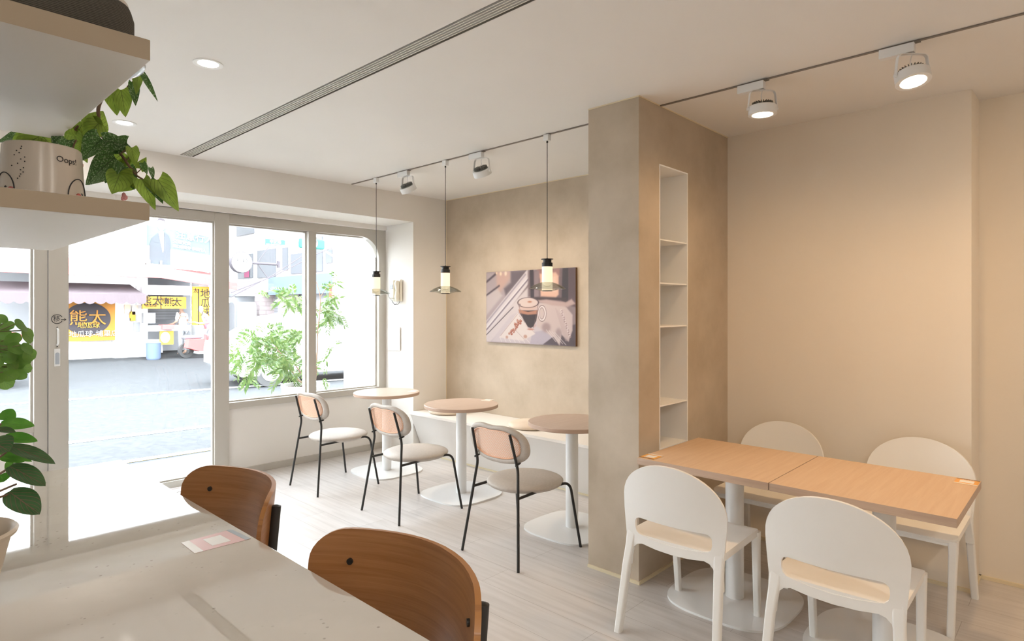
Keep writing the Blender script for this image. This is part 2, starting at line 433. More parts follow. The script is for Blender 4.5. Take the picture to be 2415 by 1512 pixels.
# quartz counter
def quartz():
    m = mat('quartz', (0.6, 0.55, 0.49), 0.035, coat=1.0); n, l, b = nodes(m)
    b.inputs['Coat Roughness'].default_value = 0.015; b.inputs['Coat IOR'].default_value = 1.6
    tc = n.new('ShaderNodeTexCoord'); vo = n.new('ShaderNodeTexVoronoi'); vo.inputs['Scale'].default_value = 55
    cr = n.new('ShaderNodeValToRGB'); cr.color_ramp.elements[0].position = 0.10; cr.color_ramp.elements[0].color = (0.40, 0.36, 0.31, 1); cr.color_ramp.elements[1].position = 0.17; cr.color_ramp.elements[1].color = (0.63, 0.585, 0.52, 1)
    nz = n.new('ShaderNodeTexNoise'); nz.inputs['Scale'].default_value = 9; nz.inputs['Detail'].default_value = 5
    c2 = n.new('ShaderNodeValToRGB'); c2.color_ramp.elements[0].color = (0.0, 0, 0, 1); c2.color_ramp.elements[1].color = (1, 1, 1, 1); c2.color_ramp.elements[0].position = 0.5; c2.color_ramp.elements[1].position = 0.62
    mx = n.new('ShaderNodeMix'); mx.data_type = 'RGBA'; mx.inputs[6].default_value = (0.61, 0.565, 0.50, 1)
    l.new(tc.outputs['Object'], vo.inputs['Vector']); l.new(tc.outputs['Object'], nz.inputs['Vector']); l.new(vo.outputs['Distance'], cr.inputs[0]); l.new(nz.outputs['Fac'], c2.inputs[0])
    l.new(c2.outputs[0], mx.inputs[0]); l.new(cr.outputs[0], mx.inputs[7]); l.new(mx.outputs[2], b.inputs['Base Color'])
quartz()
# grey fabric
def fabric():
    m = mat('speaker_fabric', (0.06, 0.055, 0.045), 0.9); n, l, b = nodes(m)
    tc = n.new('ShaderNodeTexCoord'); wv = n.new('ShaderNodeTexWave'); wv.inputs['Scale'].default_value = 95; wv.bands_direction = 'Z'; wv.inputs['Distortion'].default_value = 2.0; wv.inputs['Detail Scale'].default_value = 4
    cr = n.new('ShaderNodeValToRGB'); cr.color_ramp.elements[0].color = (0.035, 0.032, 0.026, 1); cr.color_ramp.elements[1].color = (0.12, 0.11, 0.09, 1)
    l.new(tc.outputs['Object'], wv.inputs['Vector']); l.new(wv.outputs['Fac'], cr.inputs[0]); l.new(cr.outputs[0], b.inputs['Base Color'])
fabric()
# perforated peach panel
def perforated():
    m = bpy.data.materials.new('perforated_peach'); m.use_nodes = True; M['perforated_peach'] = m
    n, l, b = nodes(m); b.inputs['Base Color'].default_value = (0.82, 0.50, 0.34, 1); b.inputs['Roughness'].default_value = 0.5
    uv = n.new('ShaderNodeUVMap'); mp = n.new('ShaderNodeMapping'); l.new(uv.outputs[0], mp.inputs[0])
    P_ = 0.0145
    def grid(off):
        a = n.new('ShaderNodeVectorMath'); a.operation = 'ADD'; a.inputs[1].default_value = off; l.new(mp.outputs[0], a.inputs[0])
        d = n.new('ShaderNodeVectorMath'); d.operation = 'MODULO' if False else 'SNAP'; d.inputs[1].default_value = (P_, P_, 1)
        l.new(a.outputs[0], d.inputs[0])
        s = n.new('ShaderNodeVectorMath'); s.operation = 'SUBTRACT'; l.new(a.outputs[0], s.inputs[0]); l.new(d.outputs[0], s.inputs[1])
        c = n.new('ShaderNodeVectorMath'); c.operation = 'SUBTRACT'; c.inputs[1].default_value = (P_ / 2, P_ / 2, 0); l.new(s.outputs[0], c.inputs[0])
        q = n.new('ShaderNodeVectorMath'); q.operation = 'MULTIPLY'; q.inputs[1].default_value = (1, 1, 0); l.new(c.outputs[0], q.inputs[0])
        le = n.new('ShaderNodeVectorMath'); le.operation = 'LENGTH'; l.new(q.outputs[0], le.inputs[0]); return le
    g1 = grid((1, 1, 0)); g2 = grid((1 + P_ / 2, 1 + P_ / 2, 0))
    mi = n.new('ShaderNodeMath'); mi.operation = 'MINIMUM'; l.new(g1.outputs['Value'], mi.inputs[0]); l.new(g2.outputs['Value'], mi.inputs[1])
    lt = n.new('ShaderNodeMath'); lt.operation = 'LESS_THAN'; lt.inputs[1].default_value = 0.0027; l.new(mi.outputs[0], lt.inputs[0])
    tr = n.new('ShaderNodeBsdfTransparent'); ms = n.new('ShaderNodeMixShader'); l.new(lt.outputs[0], ms.inputs[0]); l.new(b.outputs[0], ms.inputs[1]); l.new(tr.outputs[0], ms.inputs[2]); l.new(ms.outputs[0], n['Material Output'].inputs[0])
perforated()

# ================================================================== THE ROOM
ZC = 2.66
XL = -1.3
YB = -2.6
bm = B(); box(bm, XL - .1, 4.42, YB - .1, 5.70, -0.12, 0.0); struct('floor', bm, M['floor_planks'])
# ceiling: one slab with the slot of the air diffuser left open
bm = B()
box(bm, XL - .1, 1.643, YB - .1, 5.2, ZC, ZC + .12)
box(bm, 1.738, 4.42, YB - .1, 5.2, ZC, ZC + .12)
box(bm, 1.643, 1.738, 5.0, 5.2, ZC, ZC + .12)
box(bm, 1.643, 1.738, YB - .1, -1.2, ZC, ZC + .12)
struct('ceiling', bm, M['ceiling_paint'])
bm = B(); box(bm, XL - .1, XL, YB - .1, 5.7, 0, ZC); struct('wall_left', bm, M['wall_paint'])
bm = B(); box(bm, XL, 4.42, YB - .1, YB, 0, ZC); struct('wall_back', bm, M['wall_paint'])
bm = B(); box(bm, 4.30, 4.42, 2.127, 5.03, 0, ZC); struct('wall_right', bm, M['stucco'])
# plain cream wall behind the white chairs with its step back
bm = B()
prism(bm, [(4.02, 1.79), (4.02, 0.46), (4.28, 0.455), (4.28, YB), (4.42, YB), (4.42, 1.79)], 0, ZC)
struct('wall_alcove', bm, M['warm_wall_paint'], smooth=None)
# front wall: header, pier, panels under the glazing
bm = B()
box(bm, XL, 3.86, 5.03, 5.70, 2.385, ZC + .1)
box(bm, XL, 3.86, 5.49, 5.58, 2.34, 2.386)
prism(bm, [(3.86, 5.03), (4.42, 5.03), (4.42, 5.70), (3.895, 5.70)], 0, ZC + .1)
box(bm, XL, 0.851, 5.575, 5.70, 0, 0.61)
box(bm, 2.225, 3.90, 5.575, 5.70, 0, 0.61)
struct('wall_front', bm, M['wall_paint'], smooth=None)
bm = B(); box(bm, 2.225, 3.88, 5.558, 5.576, 0, 0.062, .003); box(bm, XL, 0.851, 5.558, 5.576, 0, 0.062, .003)
struct('baseboard_front', bm, M['frame_paint'])
# stucco partition with an upright niche
PX0, PX1, PY0, PY1 = 2.90, 4.30, 1.79, 2.127
NX0, NX1, NZ0, NZ1 = 3.117, 3.454, 0.42, 2.325
bm = B()
box(bm, PX0, NX0, PY0, PY1, 0, ZC); box(bm, NX1, PX1, PY0, PY1, 0, ZC)
box(bm, NX0, NX1, PY0, PY1, 0, NZ0); box(bm, NX0, NX1, PY0, PY1, NZ1, ZC); box(bm, NX0, NX1, PY1 - .03, PY1, NZ0, NZ1)
pil = struct('wall_pillar', bm, M['stucco'], smooth=None)
bm = B(); t = .008
box(bm, NX0 + t, NX1 - t, PY1 - .03 - t, PY1 - .03, NZ0, NZ1); box(bm, NX0, NX0 + t, PY0 - .002, PY1 - .03, NZ0, NZ1); box(bm, NX1 - t, NX1, PY0 - .002, PY1 - .03, NZ0, NZ1)
box(bm, NX0 + t, NX1 - t, PY0 - .002, PY1 - .03 - t, NZ1 - t, NZ1); box(bm, NX0 + t, NX1 - t, PY0 - .002, PY1 - .03 - t, NZ0, NZ0 + t)
struct('niche_lining', bm, M['white_paint'], parent=pil)
for z in (1.90, 1.65, 1.40, 0.945, 0.70):
    bm = B(); box(bm, NX0 + t, NX1 - t, PY0 + .002, PY1 - .03 - t, z - .008, z, .001); struct('niche_shelf', bm, M['white_paint'], parent=pil)
bm = B()
box(bm, PX0 - .010, PX0, PY0 - .010, PY1, 0, 0.016); box(bm, PX0, 4.02, PY0 - .010, PY0, 0, 0.016)
struct('baseboard_pillar', bm, M['trim_cream'])
bm = B(); e = .004
box(bm, PX0 - e, PX0, PY0 - e, PY1, ZC - .006, ZC); box(bm, PX0, 4.02, PY0 - e, PY0, ZC - .006, ZC); box(bm, 4.30 - e, 4.30, PY1, 5.03, ZC - .006, ZC)
box(bm, 4.30 - e, 4.30, 5.03 - e, 5.03, .455, ZC)
struct('trim_1', bm, M['trim_cream'])
bm = B(); box(bm, 4.006, 4.02, .46, 1.79, 0, .018); box(bm, 4.266, 4.28, YB, .455, 0, .018); box(bm, 4.02, 4.28, .445, .458, 0, .018)
struct('baseboard_alcove', bm, M['trim_cream'])
bm = B(); box(bm, 0.93, 2.23, 5.42, 5.52, 0, 0.006, .002); struct('trim_2', bm, M['white_paint'])

# ---- glazing
def ring(bm, x0, x1, z0, z1, w, y0, y1):
    box(bm, x0, x1, y0, y1, z0, z0 + w); box(bm, x0, x1, y0, y1, z1 - w, z1)
    box(bm, x0, x0 + w, y0, y1, z0 + w, z1 - w); box(bm, x1 - w, x1, y0, y1, z0 + w, z1 - w)
def pane(parent, x0, x1, z0, z1, y=5.62):
    bm = B(); box(bm, x0, x1, y, y + .006, z0, z1)
    o = struct('glass', bm, M['window_glass'], parent=parent); return o
GY0, GY1 = 5.55, 5.68
# left fixed window
bm = B()
box(bm, 0.851, 0.930, GY0, GY1, 0, 2.345, .003); box(bm, XL, 0.851, GY0, GY1, 2.256, 2.345, .003); box(bm, XL, 0.851, GY0, GY1, 0.607, 0.667, .003)
ring(bm, XL, 0.851, 0.667, 2.256, .014, 5.60, 5.65)
w1 = struct('window_1', bm, M['frame_paint']); pane(w1, XL, 0.851, .667, 2.256)
# sliding door
bm = B()
DY0, DY1 = 5.535, 5.60
box(bm, 0.934, 1.047, DY0, DY1, 0.012, 2.338, .002); box(bm, 2.102, 2.225, DY0, DY1, 0.012, 2.338, .002)
box(bm, 1.047, 2.102, DY0, DY1, 2.258, 2.338, .002); box(bm, 1.047, 2.102, DY0, DY1, 0.012, 0.069, .002)
ring(bm, 1.047, 2.102, .069, 2.258, .012, 5.556, 5.59)
d1 = struct('door_1', bm, M['frame_paint'])
bm = B(); box(bm, 1.055, 2.095, 5.572, 5.578, .075, 2.25); struct('glass', bm, M['window_glass'], parent=d1)
bm = B()
tube(bm, smooth_path([(0.985, 5.532, 1.355), (0.985, 5.50, 1.345), (0.985, 5.50, 1.245), (0.985, 5.532, 1.232)], .015), .006)
struct('door_handle', bm, M['white_metal'], parent=d1)
bm = B(); box(bm, .967, 1.003, 5.529, 5.535, 1.075, 1.205, .002); struct('lock_plate', bm, M['white_metal'], parent=d1)
bm = B(); box(bm, .972, .998, 5.526, 5.530, 1.09, 1.17, .002); cyl(bm, (.985, 5.529, 1.165), (.985, 5.522, 1.165), .012); struct('lock', bm, M['grey_panel'], parent=d1)
bm = B()
cyl(bm, (.985, 5.5355, 1.362), (.985, 5.531, 1.362), .004); cyl(bm, (.985, 5.5355, 1.222), (.985, 5.531, 1.222), .004)
struct('screw', bm, M['ink'], parent=d1)
# slide sticker: plate, broken circle, arrow and character
st = tag(link('sticker', box(B(), .940, 1.042, 5.5335, 5.5348, 1.378, 1.465), M['frame_paint']), 'small square sticker with a circled character and a right arrow on the sliding door stile', 'sticker')
bm = B(); cx, cz, r = .984, 1.423, .033
pts = [(cx + r * math.cos(R(a)), 5.5325, cz + r * math.sin(R(a))) for a in range(25, 336, 10)]
tube(bm, pts, .0024, 6)
tube(bm, [(cx + .024, 5.5325, cz - .004), (cx + .052, 5.5325, cz - .004)], .002, 6)
tube(bm, [(cx + .044, 5.5325, cz + .004), (cx + .054, 5.5325, cz - .004), (cx + .044, 5.5325, cz - .012)], .002, 6)
link('arrow_mark', bm, M['ink'], st)
link('character', text_bm('移', .046, frame_m((cx - .002, 5.533, cz), (1, 0, 0), (0, 0, 1))), M['ink'], st, smooth=None)
# right window: two lights, the second with a rounded corner
bm = B()
box(bm, 2.225, 3.90, GY0, GY1, 2.256, 2.345, .002); box(bm, 2.225, 3.90, GY0, GY1, 0.607, 0.664, .003)
box(bm, 2.990, 3.070, GY0, GY1, 0.664, 2.256, .002); box(bm, 3.802, 3.90, GY0, GY1, 0.664, 2.256)
rr = .225; cxx, czz = 3.802 - rr, 2.256 - rr
arc = [(cxx + rr * math.cos(R(a)), czz + rr * math.sin(R(a))) for a in range(0, 91, 6)]
poly = [(3.803, 2.257)] + arc[::-1]
b2 = B(); prism(b2, poly, 0, GY1 - GY0); xform(b2, Matrix(((1, 0, 0, 0), (0, 0, 1, GY0), (0, 1, 0, 0), (0, 0, 0, 1)))); bmesh.ops.reverse_faces(b2, faces=b2.faces[:]); join(bm, b2)
ring(bm, 2.225, 2.990, 0.664, 2.256, .012, 5.60, 5.65)
box(bm, 3.070, 3.802, 5.60, 5.65, .664, .676); box(bm, 3.07, 3.802, 5.60, 5.65, 2.244, 2.256); box(bm, 3.07, 3.082, 5.60, 5.65, .676, 2.244); box(bm, 3.790, 3.802, 5.60, 5.65, .676, 2.05)
w2 = struct('window_2', bm, M['frame_paint']); pane(w2, 2.225, 2.99, .664, 2.256); pane(w2, 3.07, 3.802, .664, 2.256)
bm = B(); box(bm, XL, 2.9, 5.528, 5.552, 2.3395, 2.3475); struct('trim_3', bm, M['slot_dark'])

# ---- ceiling fittings
t = thing('air_diffuser', 'long slotted linear air diffuser recessed in the ceiling', 'vent', (1.69, 1.9, ZC))
bm = B(); box(bm, -.047, .047, -3.1, 3.1, .075, .10); box(bm, -.047, -.0455, -3.1, 3.1, 0, .08); box(bm, .0455, .047, -3.1, 3.1, 0, .08); link('housing', bm, M['slot_dark'], t)
for k in range(5):
    x = -.031 + k * .0155
    link('slat', box(B(), x - .0022, x + .0022, -3.1, 3.1, 0.0, .03), M['slat_metal'], t)
bm = B(); tag(link('ceiling_track', box(B(), 3.12, 3.134, YB, 5.0, ZC - .006, ZC - .0005), M['track_grey']), 'thin grey lighting track running along the ceiling over the tables', 'track')
# the track runs on both sides of the partition

def downlight():
    t = thing('downlight', 'round recessed downlight in the ceiling nearer the camera', 'ceiling light', (1.124, 3.04, ZC), group='recessed downlights')
    bm = B(); lathe(bm, [(.044, -.001), (.061, -.005), (.066, -.003), (.066, .0), (.044, .0)], 40, close=True); link('trim_ring', bm, M['white_paint'], t)
    bm = B(); lathe(bm, [(0, -.0015), (.045, -.0015), (.045, 0.0)], 32); link('diffuser', bm, M['lamp_cool'], t)
    return t
mat('lamp_cool', (0.9, 0.9, 0.9), 0.5, emit=(1, .95, .86), es=14)
mat('lamp_warm', (0.9, 0.9, 0.9), 0.5, emit=(1, .84, .62), es=18)
mat('opal_glow', (0.45, 0.40, 0.30), 0.4, emit=(1, .83, .56), es=.66)
def add_light(parent, kind, power, color, loc, rot=(0, 0, 0), size=.05, angle=90, blend=.6):
    ld = bpy.data.lights.new('lamp_light', kind); ld.energy = power; ld.color = color
    if kind == 'SPOT': ld.spot_size = R(angle); ld.spot_blend = blend; ld.shadow_soft_size = size
    elif kind == 'AREA': ld.shape = 'DISK'; ld.size = size
    else: ld.shadow_soft_size = size
    o = bpy.data.objects.new('lamp_light', ld); COL.objects.link(o); o.parent = parent; o.location = loc; o.rotation_euler = rot
    return o
DL_W, TR_W = 12, 22
WARM = (1.0, .62, .29)
MILD = (1.0, .80, .58)
COOLW = (1.0, .92, .82)
d0 = downlight(); add_light(d0, 'AREA', DL_W * .35, COOLW, (0, 0, -.012), size=.08)
for i, (x, y) in enumerate([(1.124, 4.39), (1.124, -1.01), (-.4, -1.0)]):  # the ones behind the camera are unseen, added as fill light
    o = dup(d0, (x, y, ZC), 0, 'round recessed downlight in the ceiling, the one seen through the hanging leaves' if i == 0 else ('added fill downlight, unseen behind the camera in line with the others', 'added fill downlight, unseen behind the camera beyond the oak tables', 'added fill downlight, unseen behind the camera by the left wall')[i - 1])
    for c in o.children:
        if c.type == 'LIGHT' and i >= 1: c.data = c.data.copy(); c.data.energy = DL_W

# spotlights on the track: built at the origin under the track
def track_spot(y, lab, rz, tilt, power, flip=1, colr=None):
    t = thing('track_spotlight', lab, 'spotlight', (3.127, y, ZC), 0, 'white track spotlights')
    bm = B(); box(bm, -.017, .017, -.01 if flip > 0 else -.125, .125 if flip > 0 else .01, -.050, -.008, .003); link('adapter_box', bm, M['white_metal'], t)
    link('track_clip', box(B(), -.012, .012, -.03, .03, -.010, -.006), M['slot_dark'], t)
    mz = Matrix.Rotation(rz, 4, 'Z')
    bm = B()
    pts = smooth_path([(-.073, 0, -.150), (-.062, 0, -.056), (.062, 0, -.056), (.073, 0, -.150)], .022)
    for a, b in zip(pts, pts[1:]): obox(bm, a, b, .016, .003, up=Vector((0, 1, 0)) if abs(a.x - b.x) < abs(a.z - b.z) else Vector((0, 0, 1)))
    bm.clear(); W_ = .009
    L = [Vector(p) for p in pts]; vs = []
    for i, p in enumerate(L):
        d = (L[min(i+1, len(L)-1)] - L[max(i-1, 0)]).normalized(); nn = Vector((-d.z, 0, d.x)) * .0015
        vs.append([bm.verts.new(p + nn + Vector((0, -W_, 0))), bm.verts.new(p + nn + Vector((0, W_, 0))), bm.verts.new(p - nn + Vector((0, W_, 0))), bm.verts.new(p - nn + Vector((0, -W_, 0)))])
    for a, b in zip(vs, vs[1:]):
        for k in range(4): bm.faces.new((a[k], a[(k+1) % 4], b[(k+1) % 4], b[k]))
    bm.faces.new(vs[0][::-1]); bm.faces.new(vs[-1])
    xform(bm, mz); link('yoke', bm, M['white_metal'], t)
    P0 = Vector((0, 0, -.150)); mt = Matrix.Translation(P0) @ mz @ Matrix.Rotation(tilt, 4, 'X')
    bm = B(); lathe(bm, [(.050, -.030), (.056, -.032), (.068, -.030), (.068, .010), (.064, .014), (.050, .014), (.050, -.012)], 40, close=True)
    for s in (-1, 1): cyl(bm, (s * .066, 0, 0), (s * .078, 0, 0), .008)
    xform(bm, mt); h = link('lamp_head', bm, M['white_metal'], t)
    bm = B()
    lathe(bm, [(0, .012), (.052, .012), (.052, .018), (0, .018)], 32)
    for k in range(24):
        a = 2 * PI * k / 24; c, s = math.cos(a), math.sin(a)
        obox(bm, (c * .016, s * .016, .024), (c * .050, s * .050, .024), .0025, .018)
    xform(bm, mt); link('heat_sink', bm, M['fin_grey'], t)
    bm = B(); lathe(bm, [(0, -.024), (.048, -.024), (.048, -.018)], 32); xform(bm, mt); link('lens', bm, M['lamp_warm'], t)
    bm = B(); q = mt @ Vector((.02, .01, .03)); tube(bm, smooth_path([(0.0, 0, -.05), (.004, .01, -.09), (.018, .0, -.12), q], .03), .0022, 6); link('power_wire', bm, M['white_metal'], t)
    aim = mt @ Vector((0, 0, -.04))
    lo = add_light(t, 'SPOT', power, colr or WARM, aim, size=.045, angle=125 if colr else 172, blend=.9 if colr else 1.0)
    lo.rotation_euler = (mz @ Matrix.Rotation(tilt, 4, 'X')).to_euler()
    return t
track_spot(4.15, 'white track spotlight over the row of round tables, the one nearer the window', R(-85), R(33), 25, colr=MILD)
track_spot(3.26, 'white track spotlight over the row of round tables, the one nearer the pillar', R(-80), R(31), 25, flip=1, colr=MILD)
track_spot(1.21, 'white track spotlight pointing straight down just past the pillar', R(-46.6), R(0), TR_W * .52)
track_spot(.565, 'white track spotlight tilted towards the camera with its bright lens showing', R(-46.6), R(-14), TR_W * 1.0)

track_spot(-.25, 'added fill spotlight on the track, unseen out to the right, the nearer of two', R(-75), R(24), TR_W * .5)  # this and the next spot are added out of view to brighten the alcove
track_spot(-1.1, 'added fill spotlight on the track, unseen out to the right, the further of two', R(-60), R(30), TR_W * .4)

# pendants
def pendant(y, lab):
    t = thing('pendant_lamp', lab, 'pendant lamp', (3.12, y, ZC), 0, 'glass pendant lamps over the round tables')
    bm = B(); box(bm, -.017, .017, -.022, .022, -.048, -.006, .004); link('track_adapter', bm, M['white_metal'], t)
    bm = B(); cyl(bm, (0, 0, -.048), (0, 0, -.06), .006, 12); tube(bm, [(0, 0, -.05), (0, 0, -.83)], .0022, 8); link('cord', bm, M['black_metal'], t)
    bm = B(); lathe(bm, [(0, -.825), (.006, -.825), (.007, -.829), (.040, -.830), (.040, -.834), (.028, -.835), (.028, -.854), (.036, -.856), (.036, -.882), (0, -.882)], 40); link('cap', bm, M['black_metal'], t)
    bm = B(); lathe(bm, [(0, -.882), (.0355, -.882), (.0355, -1.038), (0, -1.038)], 40); link('lamp_tube', bm, M['opal_glow'], t)
    bm = B(); lathe(bm, [(.037, -.985), (.060, -.992), (.090, -1.004), (.112, -1.018), (.124, -1.028), (.122, -1.030), (.110, -1.021), (.088, -1.008), (.060, -.996), (.037, -.989)], 56, close=True); link('glass_disc', bm, M['smoke_glass'], t)
    bm = B(); lathe(bm, [(.118, -1.028), (.085, -1.030), (.060, -1.038), (.038, -1.044), (.038, -1.042), (.060, -1.036), (.085, -1.028)], 56, close=True); link('lower_disc', bm, M['clear_glass'], t)
    bm = B(); lathe(bm, [(0, -1.038), (.033, -1.038), (.033, -1.045), (0, -1.045)], 32); link('end_cap', bm, M['black_metal'], t)
    return t
pendant(4.598, 'pendant lamp with a smoked glass disc in front of the rounded window')
pendant(3.660, 'pendant lamp with a smoked glass disc over the second round table, beside the wall corner')
pendant(2.625, 'pendant lamp with a smoked glass disc in front of the coffee picture')

# ================================================================== FURNITURE
# built-in bench with a sloping front
t = thing('bench', 'built-in cream bench along the stucco wall behind the round tables', 'bench', (3.80, 3.58, 0))
y0, y1 = 2.13 - 3.58, 5.025 - 3.58
bm = B()
prism(bm, [(.02, .428), (.497, .428), (.497, 0.0), (.19, 0.0)], y0, y1)
xform(bm, Matrix(((1, 0, 0, 0), (0, 0, 1, 0), (0, 1, 0, 0), (0, 0, 0, 1)))); bmesh.ops.reverse_faces(bm, faces=bm.faces[:]); link('front_panel', bm, M['wall_paint'], t, smooth=None)
bm = B(); box(bm, 0, .497, y0, y1, .430, .455, .003); link('seat_board', bm, M['wall_paint'], t)
bm = B(); box(bm, .176, .196, y0, y1, 0, .014); link('skirting', bm, M['trim_cream'], t)
def cushion(x, y, lab):
    bm = B(); lathe(bm, [(0, 0), (.185, 0), (.200, .012), (.203, .022), (.198, .034), (.180, .044), (.10, .048), (0, .049)], 48)
    o = link('seat_cushion', bm, M['cushion_fabric'], loc=(x, y, .456)); tag(o, lab, 'cushion', 'round cushions on the bench')
cushion(4.06, 3.60, 'round beige cushion on the bench behind the table nearest the pillar')
cushion(4.05, 4.70, 'round pale cushion on the bench, mostly hidden under the middle round table')

# round tables
def round_table(y, lab, rot):
    t = thing('round_table', lab, 'table', (3.335, y, 0), 0, 'round cafe tables along the bench')
    bm = B(); lathe(bm, [(0, .702), (.296, .702), (.300, .705), (.300, .727), (.297, .730), (0, .730)], 96); 
    for f in bm.faces: f.material_index = 1 if abs(f.calc_center_median().z - .716) < .012 and math.hypot(*f.calc_center_median().xy) > .29 else 0
    o = link('tabletop', bm, None, t, mats=[M['oak_pale'], M['oak_pale_edge']])
    bm = B(); cyl(bm, (0, 0, .008), (0, 0, .695), .0425, 40); lathe(bm, [(0, .690), (.12, .690), (.12, .7015), (0, .7015)], 32); link('column', bm, M['white_metal'], t)
    bm = B(); prism(bm, superell(.285, .285, 3.4, 72), 0.0, .011, .004); link('base_plate', bm, M['white_metal'], t)
    return t
round_table(4.745, 'round pale oak table on a white column nearest the window', 0)
round_table(3.715, 'round pale oak table on a white column, the middle one of three', 0)
round_table(2.585, 'round pale oak table on a white column, partly hidden by the pillar', 0)

# printed order cards (their square codes are left blank)
def card(x, y, z, rz, lab, c1='orange_print', c2='brown_print', w=.115, h=.085, faded=False):
    t = thing('order_card', lab, 'card', (x, y, z), rz, 'order cards on the tables')
    link('card', box(B(), -w/2, w/2, -h/2, h/2, .0003, .0008), M[c1], t)
    link('top_band', box(B(), -w/2, w/2, h/2 - .011, h/2, .0008, .0010), M[c2], t)
    link('white_strip', box(B(), -w/2, w/2, -h/2, -h/2 + .012, .0008, .0010), M['white_print'], t)
    link('white_panel', box(B(), -.026, .026, -.022, .022, .0008, .0011), M['white_print'], t)
    bm = B()
    for i in range(5): box(bm, -.02 + i * .009, -.014 + i * .009, h/2 - .019, h/2 - .014, .0008, .0010)
    link('printed_line', bm, M['white_print'], t)
    return t
card(2.818, 1.665, .7303, R(90), 'orange order card on the oak table corner next to the pillar', w=.085, h=.10)
card(3.368, .402, .7303, R(-90), 'orange order card on the oak table corner nearest the alcove step', w=.085, h=.10)
card(3.615, 3.695, .7303, R(-70), 'small pale order card on the middle round table', c1='cushion_fabric', c2='bluegrey_print', w=.08, h=.10)
card(3.53, 4.60, .7303, R(-60), 'small pale order card on the round table nearest the window', c1='cushion_fabric', c2='bluegrey_print', w=.08, h=.10)
card(3.60, 2.52, .7303, R(-60), 'small pale order card on the round table beside the pillar', c1='cushion_fabric', c2='bluegrey_print', w=.08, h=.10)

# rattan-look chairs
def cafe_chair():
    t = thing('cafe_chair', '', 'chair', (0, 0, 0), 0, 'taupe chairs with peach perforated backs')
    bm = B()
    prof = [(0, .372)] + [(.245 * (math.cos(R(a))) ** .62, .418 + .034 * math.sin(R(a)) * (1.25 if a < 0 else 1.0)) for a in range(-80, 81, 8)] + [(0, .4515)]
    lathe(bm, prof, 64, c=(.045, 0, 0), sx=1.0, sy=.98); link('seat', bm, M['taupe_leather'], t, smooth=70)
    # frame: two rear uprights, two side rails running into the front legs, one tie under the seat
    for s in (-1, 1):
        bm = B(); tube(bm, smooth_path([(-.275, s * .237, 0), (-.205, s * .170, .555), (-.262, s * .158, .770)], .03), .0085, 12); link('rear_leg', bm, M['black_metal'], t)
        bm = B(); tube(bm, smooth_path([(-.226, s * .190, .398), (0.0, s * .185, .403), (.205, s * .232, .418), (.272, s * .266, 0)], .06, 8), .0085, 12); link('front_leg', bm, M['black_metal'], t)
        bm = B(); q = Vector((-.216, s * .170, .585)); cyl(bm, q + Vector((-.012, s * .004, 0)), q + Vector((.03, 0, .01)), .006, 10); link('screw', bm, M['black_metal'], t)
    bm = B(); tube(bm, [(.02, -.19, .402), (.02, .19, .402)], .0085, 10); link('seat_tie', bm, M['black_metal'], t)
    # back pad: ring of taupe padding round a peach perforated panel
    zc, hw, hh = .695, .245, .122
    def bend(a, b, off=0.0):
        x = -.235 + .62 * a * a + off - (b) * .22
        return Vector((x, a, zc + b - .0 * a))
    def outline(w, h, k=72, n=2.5):
        out = []
        for i in range(k):
            tt = 2 * PI * i / k; c, s = math.cos(tt), math.sin(tt)
            y = w * math.copysign(abs(c) ** (2 / n), c); z = h * math.copysign(abs(s) ** (2 / n), s)
            if z > 0: z *= 1 - .10 * math.exp(-(y / .07) ** 2)
            out.append((y, z))
        return out
    O = outline(hw, hh); I = outline(hw - .052, hh - .034)
    bm = B(); rings = []
    nseg = 12
    for j in range(nseg):
        an = 2 * PI * j / nseg
        f = .5 + .5 * math.cos(an); row = []
        for (oy, oz), (iy, iz) in zip(O, I):
            row.append(bm.verts.new(bend(iy + (oy - iy) * f, iz + (oz - iz) * f, .010 + .019 * math.sin(an))))
        rings.append(row)
    for j in range(nseg):
        a, b = rings[j], rings[(j + 1) % nseg]
        for k in range(72): bm.faces.new((a[k], b[k], b[(k+1) % 72], a[(k+1) % 72]))
    bmesh.ops.recalc_face_normals(bm, faces=bm.faces[:])
    back = link('backrest', bm, M['taupe_leather'], t, smooth=80)
    bm = B(); poly = outline(hw - .046, hh - .028, 60)
    uvf = {}
    sb = B(); sb.faces.new([sb.verts.new((a, b, 0)) for a, b in poly]); sb.normal_update(); bmesh.ops.triangulate(sb, faces=sb.faces[:], ngon_method='EAR_CLIP')
    k = -.20
    while k < .20:
        bmesh.ops.bisect_plane(sb, geom=sb.verts[:] + sb.edges[:] + sb.faces[:], plane_co=(k, 0, 0), plane_no=(1, 0, 0)); k += .02
    uv = sb.loops.layers.uv.new('UVMap')
    for f in sb.faces:
        for l in f.loops: l[uv].uv = (l.vert.co.x, l.vert.co.y)
    for v in sb.verts: v.co = bend(v.co.x, v.co.y, -.002)
    link('perforated_panel', sb, M['perforated_peach'], t)
    # peach lip round the panel
    bm = B(); lip = [bend(a, b, -.006) for a, b in outline(hw - .048, hh - .030, 72)]; lip2 = [bend(a, b, .002) for a, b in outline(hw - .056, hh - .038, 72)]; lip3 = [bend(a, b, -.009) for a, b in outline(hw - .052, hh - .034, 72)]
    rs = [[bm.verts.new(p) for p in L] for L in (lip, lip3, lip2)]
    for a, b in zip(rs, rs[1:]):
        for k in range(72): bm.faces.new((a[k], b[k], b[(k+1) % 72], a[(k+1) % 72]))
    link('panel_rim', bm, M['peach'], t, smooth=80)
    return t
c0 = cafe_chair()
c0.location = (2.832, 2.603, 0); c0['label'] = 'taupe chair with a peach perforated back at the table nearest the pillar'
dup(c0, (2.822, 3.705, 0), R(-1), 'taupe chair with a peach perforated back, the middle one of three')
dup(c0, (2.765, 4.705, 0), R(-1), 'taupe chair with a peach perforated back nearest the window')

